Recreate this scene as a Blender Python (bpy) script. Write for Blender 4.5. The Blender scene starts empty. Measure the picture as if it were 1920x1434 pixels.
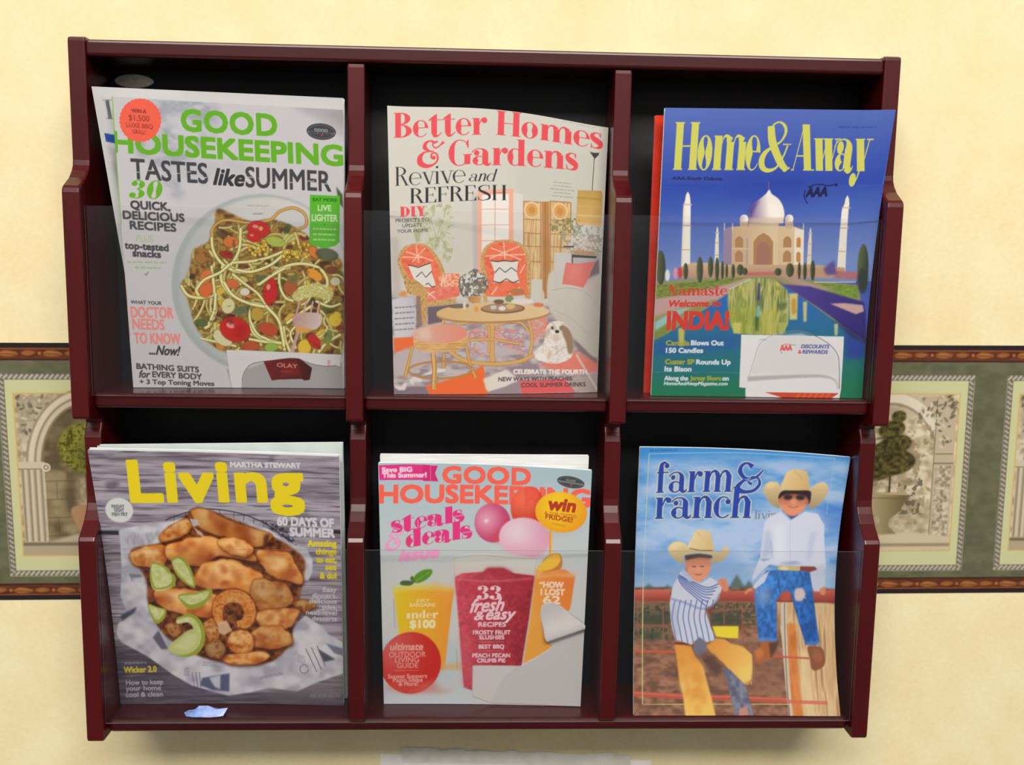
import bpy, bmesh, math, random
import numpy as np
from mathutils import Vector, Matrix

SC = bpy.context.scene
COL = SC.collection

# ------------------------------------------------------------------ camera, light, exposure
cam_data = bpy.data.cameras.new('camera')
cam = bpy.data.objects.new('camera', cam_data)
COL.objects.link(cam)
cam_data.sensor_width = 36.0
cam_data.lens = 33.46
cam_data.clip_start = 0.02
cam.matrix_world = Matrix(((0.99925, -0.00130, -0.03869, 0.0),
                           (-0.03817, 0.13405, -0.99024, -0.9394),
                           (0.00647, 0.99097, 0.13390, 0.3486),
                           (0, 0, 0, 1)))
cam_data.dof.use_dof = True
cam_data.dof.focus_distance = 0.80
cam_data.dof.aperture_fstop = 6.3
SC.camera = cam

world = bpy.data.worlds.new('room_light')
SC.world = world
world.use_nodes = True
wn = world.node_tree; wb = wn.nodes['Background']
wtc = wn.nodes.new('ShaderNodeTexCoord'); wsep = wn.nodes.new('ShaderNodeSeparateXYZ'); wmap = wn.nodes.new('ShaderNodeMapRange')
wmap.inputs['From Min'].default_value = -1.0; wmap.inputs['From Max'].default_value = 1.0
wramp = wn.nodes.new('ShaderNodeValToRGB')                     # the room around: carpet, pale far walls, dim ceiling between the lamps
for k, (p, v) in enumerate(((0.30, 0.12), (0.50, 0.20), (0.56, 0.55), (0.72, 0.50), (0.85, 0.20))):
    e = wramp.color_ramp.elements[k] if k < 2 else wramp.color_ramp.elements.new(p)
    e.position = p; e.color = (v, v * 0.965, v * 0.93, 1)
wn.links.new(wtc.outputs['Generated'], wsep.inputs['Vector']); wn.links.new(wsep.outputs['Z'], wmap.inputs['Value'])
wn.links.new(wmap.outputs['Result'], wramp.inputs['Fac']); wn.links.new(wramp.outputs['Color'], wb.inputs['Color'])
wb.inputs['Strength'].default_value = 1.0

def area_light(name, loc, target, sx, sy, power, color):
    d = bpy.data.lights.new(name, 'AREA')
    d.shape = 'RECTANGLE'; d.size = sx; d.size_y = sy
    d.energy = power; d.color = color
    o = bpy.data.objects.new(name, d); COL.objects.link(o)
    o.location = loc
    o.rotation_euler = (Vector(target) - Vector(loc)).to_track_quat('-Z', 'Y').to_euler()
    return o

area_light('ceiling_lamp', (0.05, -2.95, 2.6), (0.0, -0.1, 0.0), 3.4, 0.9, 193.0, (1.0, 0.955, 0.915))

SC.view_settings.view_transform = 'Standard'
SC.view_settings.look = 'None'
SC.view_settings.gamma = 1.0
SC.view_settings.use_curve_mapping = False
SC.view_settings.exposure = 0.0

# ------------------------------------------------------------------ material helpers
def s2l(c):
    c = c / 255.0
    return c / 12.92 if c <= 0.04045 else ((c + 0.055) / 1.055) ** 2.4

def lin3(rgb):
    return tuple(s2l(v) for v in rgb) + (1.0,)

def new_mat(name, base=(0.8, 0.8, 0.8, 1), rough=0.5, spec=0.5, coat=0.0):
    m = bpy.data.materials.new(name); m.use_nodes = True
    b = m.node_tree.nodes['Principled BSDF']
    b.inputs['Base Color'].default_value = base
    b.inputs['Roughness'].default_value = rough
    b.inputs['Specular IOR Level'].default_value = spec
    b.inputs['Coat Weight'].default_value = coat
    b.inputs['Coat Roughness'].default_value = 0.12
    return m

def noise_color(m, c0, c1, scale, detail=4, coords='Object', stretch=(1, 1, 1), lo=0.35, hi=0.65, bump=0.0):
    nt = m.node_tree; b = nt.nodes['Principled BSDF']
    tc = nt.nodes.new('ShaderNodeTexCoord'); mp = nt.nodes.new('ShaderNodeMapping')
    mp.inputs['Scale'].default_value = stretch
    nz = nt.nodes.new('ShaderNodeTexNoise'); nz.inputs['Scale'].default_value = scale; nz.inputs['Detail'].default_value = detail
    rp = nt.nodes.new('ShaderNodeValToRGB')
    rp.color_ramp.elements[0].position = lo; rp.color_ramp.elements[0].color = c0
    rp.color_ramp.elements[1].position = hi; rp.color_ramp.elements[1].color = c1
    nt.links.new(tc.outputs[coords], mp.inputs['Vector']); nt.links.new(mp.outputs['Vector'], nz.inputs['Vector'])
    nt.links.new(nz.outputs['Fac'], rp.inputs['Fac']); nt.links.new(rp.outputs['Color'], b.inputs['Base Color'])
    if bump:
        bp = nt.nodes.new('ShaderNodeBump'); bp.inputs['Strength'].default_value = bump; bp.inputs['Distance'].default_value = 0.002
        nt.links.new(nz.outputs['Fac'], bp.inputs['Height']); nt.links.new(bp.outputs['Normal'], b.inputs['Normal'])
    return m

M_WOOD = noise_color(new_mat('cherry_wood', rough=0.30, spec=0.36, coat=0.18),
                     (0.042, 0.0024, 0.0030, 1), (0.084, 0.0036, 0.0044, 1), 14, 6, stretch=(1, 1, 0.12), lo=0.3, hi=0.7)
M_RAIL = noise_color(new_mat('cherry_rail_wood', rough=0.30, spec=0.36, coat=0.18),
                     (0.030, 0.0018, 0.0024, 1), (0.064, 0.0030, 0.0038, 1), 14, 6, stretch=(0.12, 1, 1), lo=0.3, hi=0.7)
M_BACK = noise_color(new_mat('black_laminate', rough=0.5, spec=0.35), (0.0052, 0.005, 0.0055, 1), (0.008, 0.0075, 0.008, 1), 60, 2)
M_PLATE = noise_color(new_mat('nickel_plate', rough=0.45), (0.50, 0.46, 0.37, 1), (0.66, 0.62, 0.52, 1), 300, 3)
M_PLATE.node_tree.nodes['Principled BSDF'].inputs['Metallic'].default_value = 0.85
M_PAGES = noise_color(new_mat('page_edges', rough=0.7, spec=0.2), (0.66, 0.68, 0.66, 1), (0.82, 0.83, 0.81, 1), 900, 2, stretch=(0.02, 1, 1))
M_GREENPAGES = noise_color(new_mat('pale_green_back_page', rough=0.6, spec=0.3), (0.50, 0.58, 0.54, 1), (0.60, 0.66, 0.62, 1), 30, 2)
M_RED = noise_color(new_mat('red_cover_card', rough=0.28, spec=0.5), (0.55, 0.028, 0.012, 1), (0.66, 0.04, 0.016, 1), 40, 2)
M_LABEL = noise_color(new_mat('white_label_paper', rough=0.6, spec=0.25), (0.70, 0.69, 0.68, 1), (0.77, 0.76, 0.75, 1), 60, 3)
M_BLUE = noise_color(new_mat('pale_blue_sheet', rough=0.25, spec=0.6), (0.20, 0.33, 0.78, 1), (0.42, 0.55, 0.92, 1), 90, 2)
M_BORDERBACK = new_mat('border_backing', (0.3, 0.3, 0.2, 1), 0.8, 0.1)

def clear_material():
    m = bpy.data.materials.new('clear_acrylic'); m.use_nodes = True
    nt = m.node_tree; nt.nodes.clear()
    out = nt.nodes.new('ShaderNodeOutputMaterial')
    tr = nt.nodes.new('ShaderNodeBsdfTransparent'); tr.inputs['Color'].default_value = (0.995, 0.995, 0.995, 1)
    gl = nt.nodes.new('ShaderNodeBsdfGlossy'); gl.inputs['Roughness'].default_value = 0.03
    gl.inputs['Color'].default_value = (0.95, 0.95, 1.0, 1)
    fr = nt.nodes.new('ShaderNodeFresnel'); fr.inputs['IOR'].default_value = 1.72
    mx = nt.nodes.new('ShaderNodeMixShader')
    ge = nt.nodes.new('ShaderNodeNewGeometry'); inv = nt.nodes.new('ShaderNodeMath'); inv.operation = 'SUBTRACT'; inv.inputs[0].default_value = 1.0
    mu = nt.nodes.new('ShaderNodeMath'); mu.operation = 'MULTIPLY'
    nt.links.new(ge.outputs['Backfacing'], inv.inputs[1]); nt.links.new(fr.outputs['Fac'], mu.inputs[0]); nt.links.new(inv.outputs['Value'], mu.inputs[1])
    nt.links.new(mu.outputs['Value'], mx.inputs['Fac'])
    nt.links.new(tr.outputs['BSDF'], mx.inputs[1]); nt.links.new(gl.outputs['BSDF'], mx.inputs[2])
    nt.links.new(mx.outputs['Shader'], out.inputs['Surface'])
    return m
M_CLEAR = clear_material()

def edge_material():
    # the sawn edge of the acrylic, greyer than its faces
    m = bpy.data.materials.new('acrylic_edge'); m.use_nodes = True
    nt = m.node_tree; b = nt.nodes['Principled BSDF']; b.inputs['Base Color'].default_value = (0.16, 0.165, 0.165, 1); b.inputs['Roughness'].default_value = 0.3; b.inputs['Alpha'].default_value = 0.62
    return m
M_EDGE = edge_material()

def print_material(name, rough=0.32, spec=0.45):
    m = new_mat(name, rough=rough, spec=spec)
    nt = m.node_tree
    at = nt.nodes.new('ShaderNodeAttribute'); at.attribute_name = 'ink'
    nt.links.new(at.outputs['Color'], nt.nodes['Principled BSDF'].inputs['Base Color'])
    return m
M_PRINT = print_material('glossy_print', 0.34, 0.4)
M_WALLPRINT = print_material('wallpaper_print', 0.75, 0.15)

# ------------------------------------------------------------------ object helpers
def link_mesh(name, me, mat, parent=None, loc=(0, 0, 0), smooth=False):
    o = bpy.data.objects.new(name, me); COL.objects.link(o)
    o.location = loc
    if parent is not None: o.parent = parent
    if mat is not None: me.materials.append(mat)
    if smooth:
        me.polygons.foreach_set('use_smooth', [True] * len(me.polygons))
    return o

def bm_obj(name, bm, mat, parent=None, loc=(0, 0, 0), smooth=False):
    me = bpy.data.meshes.new(name)
    bmesh.ops.recalc_face_normals(bm, faces=bm.faces)
    bm.to_mesh(me); bm.free()
    return link_mesh(name, me, mat, parent, loc, smooth)

def box_bm(x0, x1, y0, y1, z0, z1, bevel=0.0, seg=2):
    bm = bmesh.new()
    bmesh.ops.create_cube(bm, size=1.0)
    for v in bm.verts:
        v.co = Vector((x0 + (v.co.x + .5) * (x1 - x0), y0 + (v.co.y + .5) * (y1 - y0), z0 + (v.co.z + .5) * (z1 - z0)))
    if bevel:
        bmesh.ops.bevel(bm, geom=bm.edges[:], offset=bevel, segments=seg, profile=0.5, affect='EDGES')
    return bm

def prism_bm(profile, x0, x1, bevel=0.0, seg=2):
    """profile: (depth, z) outline; extruded from x0 to x1; depth points to -y."""
    bm = bmesh.new()
    va = [bm.verts.new((x0, -d, z)) for d, z in profile]
    vb = [bm.verts.new((x1, -d, z)) for d, z in profile]
    n = len(profile)
    fa = bm.faces.new(va); fb = bm.faces.new(vb[::-1])
    for i in range(n):
        j = (i + 1) % n
        bm.faces.new((va[i], vb[i], vb[j], va[j]))
    bmesh.ops.recalc_face_normals(bm, faces=bm.faces)
    if bevel:
        ed = list(set(fa.edges[:] + fb.edges[:]))
        bmesh.ops.bevel(bm, geom=ed, offset=bevel, segments=seg, profile=0.5, affect='EDGES')
    return bm

def tag(o, label=None, cat=None, group=None, kind=None):
    if label: o['label'] = label
    if cat: o['category'] = cat
    if group: o['group'] = group
    if kind: o['kind'] = kind
    return o

def empty(name, loc=(0, 0, 0), parent=None):
    o = bpy.data.objects.new(name, None); COL.objects.link(o)
    o.empty_display_size = 0.02; o.location = loc
    if parent: o.parent = parent
    return o

# rack frame: the rack hangs half a degree out of level on the wall
ZH = -0.0981
TILT = 0.0094
def rack_to_world(p):
    x, y, z = p; c, s = math.cos(TILT), math.sin(TILT)
    return Vector((x * c + z * s, y, ZH - x * s + z * c))

# ------------------------------------------------------------------ the wall
def build_wall():
    bm = bmesh.new()
    bmesh.ops.create_grid(bm, x_segments=1, y_segments=1, size=1.0)
    for v in bm.verts:
        v.co = Vector((v.co.x * 1.7, 0.0, 0.1 + v.co.y * 1.4))
    m = new_mat('yellow_wallpaper', rough=0.75, spec=0.15)
    nt = m.node_tree; b = nt.nodes['Principled BSDF']
    tc = nt.nodes.new('ShaderNodeTexCoord')
    n1 = nt.nodes.new('ShaderNodeTexNoise'); n1.inputs['Scale'].default_value = 16; n1.inputs['Detail'].default_value = 5; n1.inputs['Roughness'].default_value = 0.6
    n2 = nt.nodes.new('ShaderNodeTexNoise'); n2.inputs['Scale'].default_value = 190; n2.inputs['Detail'].default_value = 4
    r1 = nt.nodes.new('ShaderNodeValToRGB')
    r1.color_ramp.elements[0].position = 0.33; r1.color_ramp.elements[0].color = (0.82, 0.68, 0.385, 1)
    r1.color_ramp.elements[1].position = 0.66; r1.color_ramp.elements[1].color = (0.85, 0.755, 0.46, 1)
    mix = nt.nodes.new('ShaderNodeMix'); mix.data_type = 'RGBA'; mix.blend_type = 'MULTIPLY'; mix.inputs['Factor'].default_value = 1.0
    r2 = nt.nodes.new('ShaderNodeValToRGB')
    r2.color_ramp.elements[0].position = 0.25; r2.color_ramp.elements[0].color = (0.93, 0.93, 0.91, 1)
    r2.color_ramp.elements[1].position = 0.75; r2.color_ramp.elements[1].color = (1, 1, 1, 1)
    nt.links.new(tc.outputs['Object'], n1.inputs['Vector']); nt.links.new(tc.outputs['Object'], n2.inputs['Vector'])
    nt.links.new(n1.outputs['Fac'], r1.inputs['Fac']); nt.links.new(n2.outputs['Fac'], r2.inputs['Fac'])
    nt.links.new(r1.outputs['Color'], mix.inputs['A']); nt.links.new(r2.outputs['Color'], mix.inputs['B'])
    nt.links.new(mix.outputs['Result'], b.inputs['Base Color'])
    bp = nt.nodes.new('ShaderNodeBump'); bp.inputs['Strength'].default_value = 0.25; bp.inputs['Distance'].default_value = 0.0006
    nt.links.new(n2.outputs['Fac'], bp.inputs['Height']); nt.links.new(bp.outputs['Normal'], b.inputs['Normal'])
    w = bm_obj('wall_back', bm, m)
    tag(w, 'pale yellow mottled wallpaper wall behind the magazine rack', 'wall', kind='structure')
build_wall()

# ------------------------------------------------------------------ the rack
XL, XR, TK = -0.3530, 0.3690, 0.0150          # outer sides and panel thickness
DX1, DX2 = -0.1164, 0.1160                    # left faces of the two dividers
D1, D2 = 0.0850, 0.1105

def side_profile(top, bottom, d_low):
    p = [(0.0, top), (D1 - 0.004, top), (D1 - 0.001, top - 0.0012), (D1, top - 0.004),
         (D1, 0.5215), (D1 + 0.0008, 0.5170), (D1 + 0.0035, 0.5125), (D1 + 0.0100, 0.5060), (D2 - 0.0075, 0.5012),
         (D2 - 0.0030, 0.4985), (D2 - 0.0008, 0.4962), (D2, 0.4925),
         (D2, 0.3010), (D2 - 0.0010, 0.2990), (D2 - 0.0030, 0.2982), (0.0880, 0.2968), (0.0835, 0.2945), (0.0815, 0.2905), (0.0830, 0.2865), (0.0850, 0.2832), (0.0866, 0.2780),
         (0.0866, 0.2240), (0.0874, 0.2180), (0.0900, 0.2120), (0.0960, 0.2040), (D2 - 0.0060, 0.1958),
         (D2 - 0.0022, 0.1922), (D2 - 0.0005, 0.1890), (D2 - 0.0003, 0.1850)]
    if d_low:
        p += [(D2, bottom + 0.003), (D2 - 0.001, bottom + 0.001), (D2 - 0.003, bottom)]
    else:
        p += [(D2 - 0.002, 0.0400), (D2 - 0.0045, bottom + 0.002), (D2 - 0.0065, bottom)]
    return p + [(0.0, bottom)]

def build_rack():
    root = empty('magazine_rack', (0, 0, ZH))
    root.rotation_euler = (0, TILT, 0)
    tag(root, 'dark cherry wood wall rack with six clear-fronted magazine pockets', 'magazine rack')
    for x in (XL, XR - TK):
        bm_obj('side_panel', prism_bm(side_profile(0.6250, 0.0, True), x, x + TK, 0.0016, 3), M_WOOD, root)
    for x in (DX1, DX2):
        pr = [(d if d > 0 else 0.029, z) for d, z in side_profile(0.6083, 0.0166, False)]
        bm_obj('divider', prism_bm(pr, x, x + TK, 0.0014, 3), M_WOOD, root)
    bm_obj('top_rail', box_bm(XL + TK, XR - TK, -D1, 0, 0.6085, 0.6226, 0.0028, 3), M_RAIL, root)
    cols = ((XL + TK, DX1), (DX1 + TK, DX2), (DX2 + TK, XR - TK))
    for a, b in cols:
        bm_obj('shelf', box_bm(a, b, -0.0993, -0.022, 0.3070, 0.3202, 0.0026, 3), M_RAIL, root)
    bm_obj('shelf', box_bm(XL + TK, XR - TK, -0.1012, -0.022, 0.0038, 0.0168, 0.0052, 5), M_RAIL, root)
    bk = bm_obj('back_panel', box_bm(XL + TK, XR - TK, -0.0290, -0.0220, 0.0168, 0.6086), M_BACK, root)
    bk['label'] = 'black laminate back board'
    for tier, (z0, z1) in enumerate(((0.3185, 0.4822), (0.0150, 0.1800))):
        for a, b in cols:
            y = -0.1018 if tier == 0 else -0.1036
            c = bm_obj('clear_panel', box_bm(a + 0.0004, b - 0.0004, y - 0.0011, y + 0.0011, z0, z1, 0.0003, 1), M_CLEAR, root)
            c['label'] = 'clear acrylic pocket front'
            c.data.materials.append(M_EDGE)
            for pl in c.data.polygons:
                if abs(pl.normal.y) < 0.5: pl.material_index = 1
    # oval maker's plate
    bm = bmesh.new()
    n = 40
    ring = [[bm.verts.new((-0.3168 + rx * math.cos(2 * math.pi * i / n), -y, 0.6080 + rz * math.sin(2 * math.pi * i / n))) for i in range(n)]
            for rx, rz, y in ((0.0178, 0.0066, 0.0288), (0.0178, 0.0066, 0.0302), (0.0168, 0.0058, 0.0306))]
    for a, b in ((0, 1), (1, 2)):
        for i in range(n):
            j = (i + 1) % n
            bm.faces.new((ring[a][i], ring[a][j], ring[b][j], ring[b][i]))
    bm.faces.new(ring[2]); bm.faces.new(ring[0])
    bm.transform(Matrix.Translation((0, 0, -0.0105)))
    pl = bm_obj('maker_plate', bm, M_PLATE, root)
    pl['label'] = 'dull nickel oval plate'
    return root
build_rack()
# ------------------------------------------------------------------ printing: inks are laid into a page-space buffer, then become the page mesh's colours
def homography(src, dst):
    A = []; B = []
    for (x, y), (u, v) in zip(src, dst):
        A.append([x, y, 1, 0, 0, 0, -u * x, -u * y]); B.append(u)
        A.append([0, 0, 0, x, y, 1, -v * x, -v * y]); B.append(v)
    h = np.linalg.solve(np.array(A, float), np.array(B, float))
    return np.append(h, 1).reshape(3, 3)

_rng_tab = {}
def vnoise(x, y, seed=0):
    if seed not in _rng_tab:
        _rng_tab[seed] = np.random.RandomState(seed).rand(64, 64)
    t = _rng_tab[seed]
    xi = np.floor(x).astype(int); yi = np.floor(y).astype(int)
    fx = x - xi; fy = y - yi
    fx = fx * fx * (3 - 2 * fx); fy = fy * fy * (3 - 2 * fy)
    a = t[yi & 63, xi & 63]; b = t[yi & 63, (xi + 1) & 63]; c = t[(yi + 1) & 63, xi & 63]; d = t[(yi + 1) & 63, (xi + 1) & 63]
    return (a * (1 - fx) + b * fx) * (1 - fy) + (c * (1 - fx) + d * fx) * fy

def fbm(x, y, seed=0, octv=3):
    s = 0; a = 1; n = 0
    for k in range(octv):
        s = s + a * vnoise(x * 2 ** k, y * 2 ** k, seed + k); n += a; a *= 0.55
    return s / n

def catmull(pts, closed=True, n=6):
    P = np.array(pts, float); N = len(P); out = []
    for i in range(N if closed else N - 1):
        if closed:
            p0, p1, p2, p3 = P[i - 1], P[i], P[(i + 1) % N], P[(i + 2) % N]
        else:
            p1, p2 = P[i], P[i + 1]
            p0 = P[i - 1] if i > 0 else 2 * p1 - p2
            p3 = P[i + 2] if i + 2 < N else 2 * p2 - p1
        for k in range(n):
            t = k / n
            out.append(0.5 * ((2 * p1) + (-p0 + p2) * t + (2 * p0 - 5 * p1 + 4 * p2 - p3) * t * t + (-p0 + 3 * p1 - 3 * p2 + p3) * t ** 3))
    if not closed: out.append(P[-1])
    return np.array(out)

def ribbon(pts, widths):
    """outline of a stroke along pts with a width per point."""
    P = np.array(pts, float); W = np.broadcast_to(np.asarray(widths, float), (len(P),)) / 2
    T = np.gradient(P, axis=0); L = np.hypot(T[:, 0], T[:, 1]) + 1e-9; T = T / L[:, None]
    Nn = np.stack([-T[:, 1], T[:, 0]], 1)
    return np.vstack([P + Nn * W[:, None], (P - Nn * W[:, None])[::-1]])

def ell_pts(cx, cy, rx, ry, rot=0, n=40):
    a = np.linspace(0, 2 * np.pi, n, endpoint=False); r = math.radians(rot)
    x = rx * np.cos(a); y = ry * np.sin(a)
    return np.stack([cx + x * math.cos(r) - y * math.sin(r), cy + x * math.sin(r) + y * math.cos(r)], 1)

# ---- plain lettering from Blender's own built-in text face
_text_cache = {}
_cap = [None]
def sans_edges(body, space=1.0):
    key = (body, space)
    if key not in _text_cache:
        cu = bpy.data.curves.new('lettering', 'FONT'); cu.body = body; cu.fill_mode = 'NONE'; cu.resolution_u = 3
        cu.space_character = space
        o = bpy.data.objects.new('lettering', cu); COL.objects.link(o)
        dg = bpy.context.evaluated_depsgraph_get()
        e = o.evaluated_get(dg); me = e.to_mesh()
        v = np.zeros(len(me.vertices) * 3); me.vertices.foreach_get('co', v); v = v.reshape(-1, 3)[:, :2]
        ed = np.zeros(len(me.edges) * 2, int); me.edges.foreach_get('vertices', ed); ed = ed.reshape(-1, 2)
        _text_cache[key] = (v[ed[:, 0]].copy(), v[ed[:, 1]].copy())
        e.to_mesh_clear(); bpy.data.objects.remove(o); bpy.data.curves.remove(cu)
    return _text_cache[key]

def cap_height():
    if _cap[0] is None:
        p, q = sans_edges('H'); _cap[0] = p[:, 1].max()
    return _cap[0]

# ---- a high-contrast serif face, drawn here letter by letter (cap height 1)
def serif_glyph(ch, w, h, s, xh=0.66):
    """returns (list of closed outlines, advance); w stem, h hairline, s serif reach."""
    G = []
    def rect(x0, y0, x1, y1): G.append([(x0, y0), (x1, y0), (x1, y1), (x0, y1)])
    def par(x0, y0, x1, y1, ww): G.append([(x0, y0), (x0 + ww, y0), (x1 + ww, y1), (x1, y1)])
    def ser(x0, x1, y, up): rect(x0, y if up else y - h, x1, y + h if up else y)
    def stem(x, y0, y1, b=1, t=1, tl=0):
        rect(x, y0, x + w, y1)
        if b: ser(x - s, x + w + s, y0, True)
        if t: ser(x - s, x + (w if tl else w + s), y1, False)
    def arc(cx, cy, rx, ry, a0, a1, th, n=28):
        a = np.radians(np.linspace(a0, a1, n)); o = []; i = []
        for t in a:
            tt = th(math.cos(t), math.sin(t))
            o.append((cx + rx * math.cos(t), cy + ry * math.sin(t)))
            i.append((cx + (rx - tt) * math.cos(t), cy + (ry - min(tt, max(h, tt * 0.55 * abs(math.cos(t)) + h * abs(math.sin(t))))) * math.sin(t)))
        G.append(o + i[::-1])
    def ball(x, y, r): G.append(ell_pts(x, y, r, r, n=16).tolist())
    def path(pts, ws): G.append(ribbon(catmull(pts, False, 6), np.interp(np.linspace(0, 1, (len(pts) - 1) * 6 + 1), np.linspace(0, 1, len(ws)), ws)).tolist())
    full = lambda c, s_: h + (w - h) * abs(c) ** 1.3
    left = lambda c, s_: h + (w - h) * max(0.0, -c) ** 1.1
    right = lambda c, s_: h + (w - h) * max(0.0, c) ** 1.1
    X = s + 0.03
    adv = 0.6
    if ch == 'H':
        stem(X, 0, 1); x2 = X + w + 0.34; stem(x2, 0, 1); rect(X + w, .5 - h / 2, x2, .5 + h / 2); adv = x2 + w + s + .03
    elif ch in 'BRPD':
        stem(X, 0, 1, 1, 1, 1)
        cx = X + w * 0.9
        if ch == 'D':
            arc(cx, .5, .50, .5, -90, 90, right); adv = cx + .54
        else:
            arc(cx, .755, .34 + w * .3, .245, -90, 90, right)
            rect(X + w * .5, 1 - h, cx + .02, 1); rect(X + w * .5, .51, cx + .05, .51 + h)
            if ch == 'B':
                arc(cx, .26, .38 + w * .35, .26, -90, 90, right); rect(X + w * .5, 0, cx + .02, h); adv = cx + .43 + w * .35
            elif ch == 'R':
                par(cx + .36, 0, cx + .12, .52, w); ser(cx + .30, cx + .42 + w, 0, True); adv = cx + .40 + w
            else: adv = cx + .42
    elif ch in 'EF':
        stem(X, 0, 1)
        rect(X, 1 - h, X + w + .36, 1); rect(X + w, .5 - h / 2, X + w + .24, .5 + h / 2)
        G.append([(X + w + .36, 1), (X + w + .36, .76), (X + w + .33, .82), (X + w + .26, 1)])
        rect(X + w + .22, .40, X + w + .22 + h * 1.2, .60)
        adv = X + w + .40
        if ch == 'E':
            rect(X, 0, X + w + .38, h); G.append([(X + w + .40, 0), (X + w + .40, .26), (X + w + .36, .18), (X + w + .28, 0)])
            adv = X + w + .43
    elif ch == 'G':
        arc(.45, .5, .43, .51, 48, 300, left, 40)
        stem(.45 + .43 - w, .05, .44, 0, 1); G.append([(.74, .98), (.80, .98), (.80, .66), (.78, .66), (.70, .84)]); adv = .45 + .43 + s + .03
    elif ch == 'S':
        path([(.62, .78), (.56, .94), (.34, .985), (.14, .86), (.16, .66), (.40, .50), (.60, .34), (.60, .12), (.36, .015), (.14, .06), (.06, .24)],
             [h, h * 1.2, h * 1.3, w * .7, w * 1.0, w * 1.15, w * 1.0, w * .7, h * 1.3, h * 1.2, h]); rect(.59, .72, .62, 1.0); rect(.06, 0, .09, .28); adv = .72
    elif ch == 'A':
        par(.02 + s, 0, .34, 1, h * 1.2); par(.62 - w * .2, 0, .34 - w * .25, 1, w); rect(.16, .30, .60, .30 + h); ser(0, .04 + 2 * s, 0, True); ser(.58 - w * .2, .68 + w, 0, True); adv = .56 + w
    elif ch == 'N':
        rect(X, 0, X + h * 1.2, 1); par(X + .5 - w * .5, 0, X, 1, w); rect(X + .5 + w * .3, 0, X + .5 + w * .3 + h * 1.2, 1); ser(X - s, X + s, 0, True); ser(X + .4, X + .6 + w, 1, False); adv = X + .62 + w
    elif ch == 'I': stem(X, 0, 1); adv = X + w + s + .03
    elif ch == 'Y':
        par(.30, .42, .02 + s, 1, w); par(.30 + w * .4, .42, .62, 1, h * 1.3); stem(.30, 0, .45, 1, 0); ser(0, w + 2 * s + .04, 1, False); ser(.54, .74, 1, False); adv = .76
    elif ch == 'o': arc(.31, xh / 2, .29 + w * .1, xh / 2 + .01, 0, 360, full, 44); adv = .63 + w * .2
    elif ch == 'c':
        arc(.31, xh / 2, .29 + w * .1, xh / 2 + .01, 55, 318, left, 36); ball(.47, xh * .76, max(h * 1.6, w * .48)); adv = .56
    elif ch == 'e':
        arc(.31, xh / 2, .29 + w * .1, xh / 2 + .01, 0, 322, lambda c, s_: h + (w - h) * (max(0, -c) ** 1.1 + .55 * max(0, c) ** 2 * (s_ > 0)), 40)
        rect(.10, xh * .52, .585 + w * .05, xh * .52 + h); adv = .60 + w * .1
    elif ch == 'd':
        arc(.28, xh / 2, .26 + w * .1, xh / 2 + .01, 30, 330, left, 36); stem(.50 - w * .35, 0, 1.02, 0, 0)
        ser(.50 - w * .35 - s, .50, 1.02, False); ser(.50, .50 + w * .65 + s, 0, True); adv = .54 + w * .7 + s
    elif ch == 'a':
        stem(.42 - w * .2, .05, xh * .70, 0, 0); arc(.27, xh * .66, .15 + w * .8, xh * .34, 0, 165, lambda c, s_: h + (w - h) * max(0, c), 24)
        ball(.15, xh * .72, max(h * 1.5, w * .45)); arc(.24, xh * .27, .22 + w * .1, xh * .28, 20, 330, left, 30)
        path([(.42 + w * .3, .12), (.44 + w * .6, .03), (.50 + w * .8, .05), (.52 + w * .8, .12)], [w, w * .6, h * 1.2, h]); adv = .54 + w * .8
    elif ch == 'r':
        stem(X, 0, xh, 1, 1, 1); path([(X + w, xh * .62), (X + w + .08, xh * .90), (X + w + .18, xh * .97)], [h, h * 1.4, h * 2]); ball(X + w + .20, xh * .86, max(w * .5, h * 1.8)); adv = X + w + .30
    elif ch in 'nmh':
        stem(X, 0, 1.02 if ch == 'h' else xh, 1, 1, 1); x = X
        for k in range(2 if ch == 'm' else 1):
            x2 = x + w + .21
            path([(x + w * .9, xh * .68), (x + w + .05, xh * .93), (x2 - .02, xh * .985), (x2 + w * .45, xh * .78)], [h, h * 1.4, h * 2.2, w])
            rect(x2, 0, x2 + w, xh * .82); ser(x2 - s * .7, x2 + w + s, 0, True); x = x2
        adv = x + w + s + .02
    elif ch == 't':
        rect(.12, .10, .12 + w, xh); G.append([(.12, xh), (.12 + w, xh), (.12 + w, xh + .22), (.12 + w * .6, xh + .18), (.03, xh + .02)]); rect(.0, xh - h, .30 + w, xh)
        path([(.12 + w * .5, .16), (.14 + w * .6, .03), (.24 + w * .7, .02), (.30 + w, .14)], [w, w * .75, h * 1.4, h]); adv = .32 + w
    elif ch == 's':
        path([(.40, xh * .76), (.34, xh * .95), (.22, xh * .985), (.09, xh * .84), (.13, xh * .64), (.27, xh * .49), (.40, xh * .32), (.38, xh * .1), (.22, .012), (.10, xh * .07), (.05, xh * .25)],
             [h, h * 1.1, h * 1.2, w * .6, w * .9, w * 1.05, w * .9, w * .6, h * 1.2, h * 1.1, h]); rect(.385, xh * .70, .385 + h, xh); rect(.045, 0, .045 + h, xh * .30); adv = .49
    elif ch in 'vwy':
        n = 2 if ch == 'w' else 1; x = .03 + s * .6
        for k in range(n):
            par(x + .26 - w * .2, 0, x, xh, w); par(x + .26 + w * .25, 0, x + .42 + w * .35, xh, h * 1.3)
            ser(x - s, x + w + s, xh, False); x += .36 + w * .15
        ser(x + .0 + w * .1, x + .14 + w * .35 + s, xh, False); adv = x + .12 + w * .3
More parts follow.
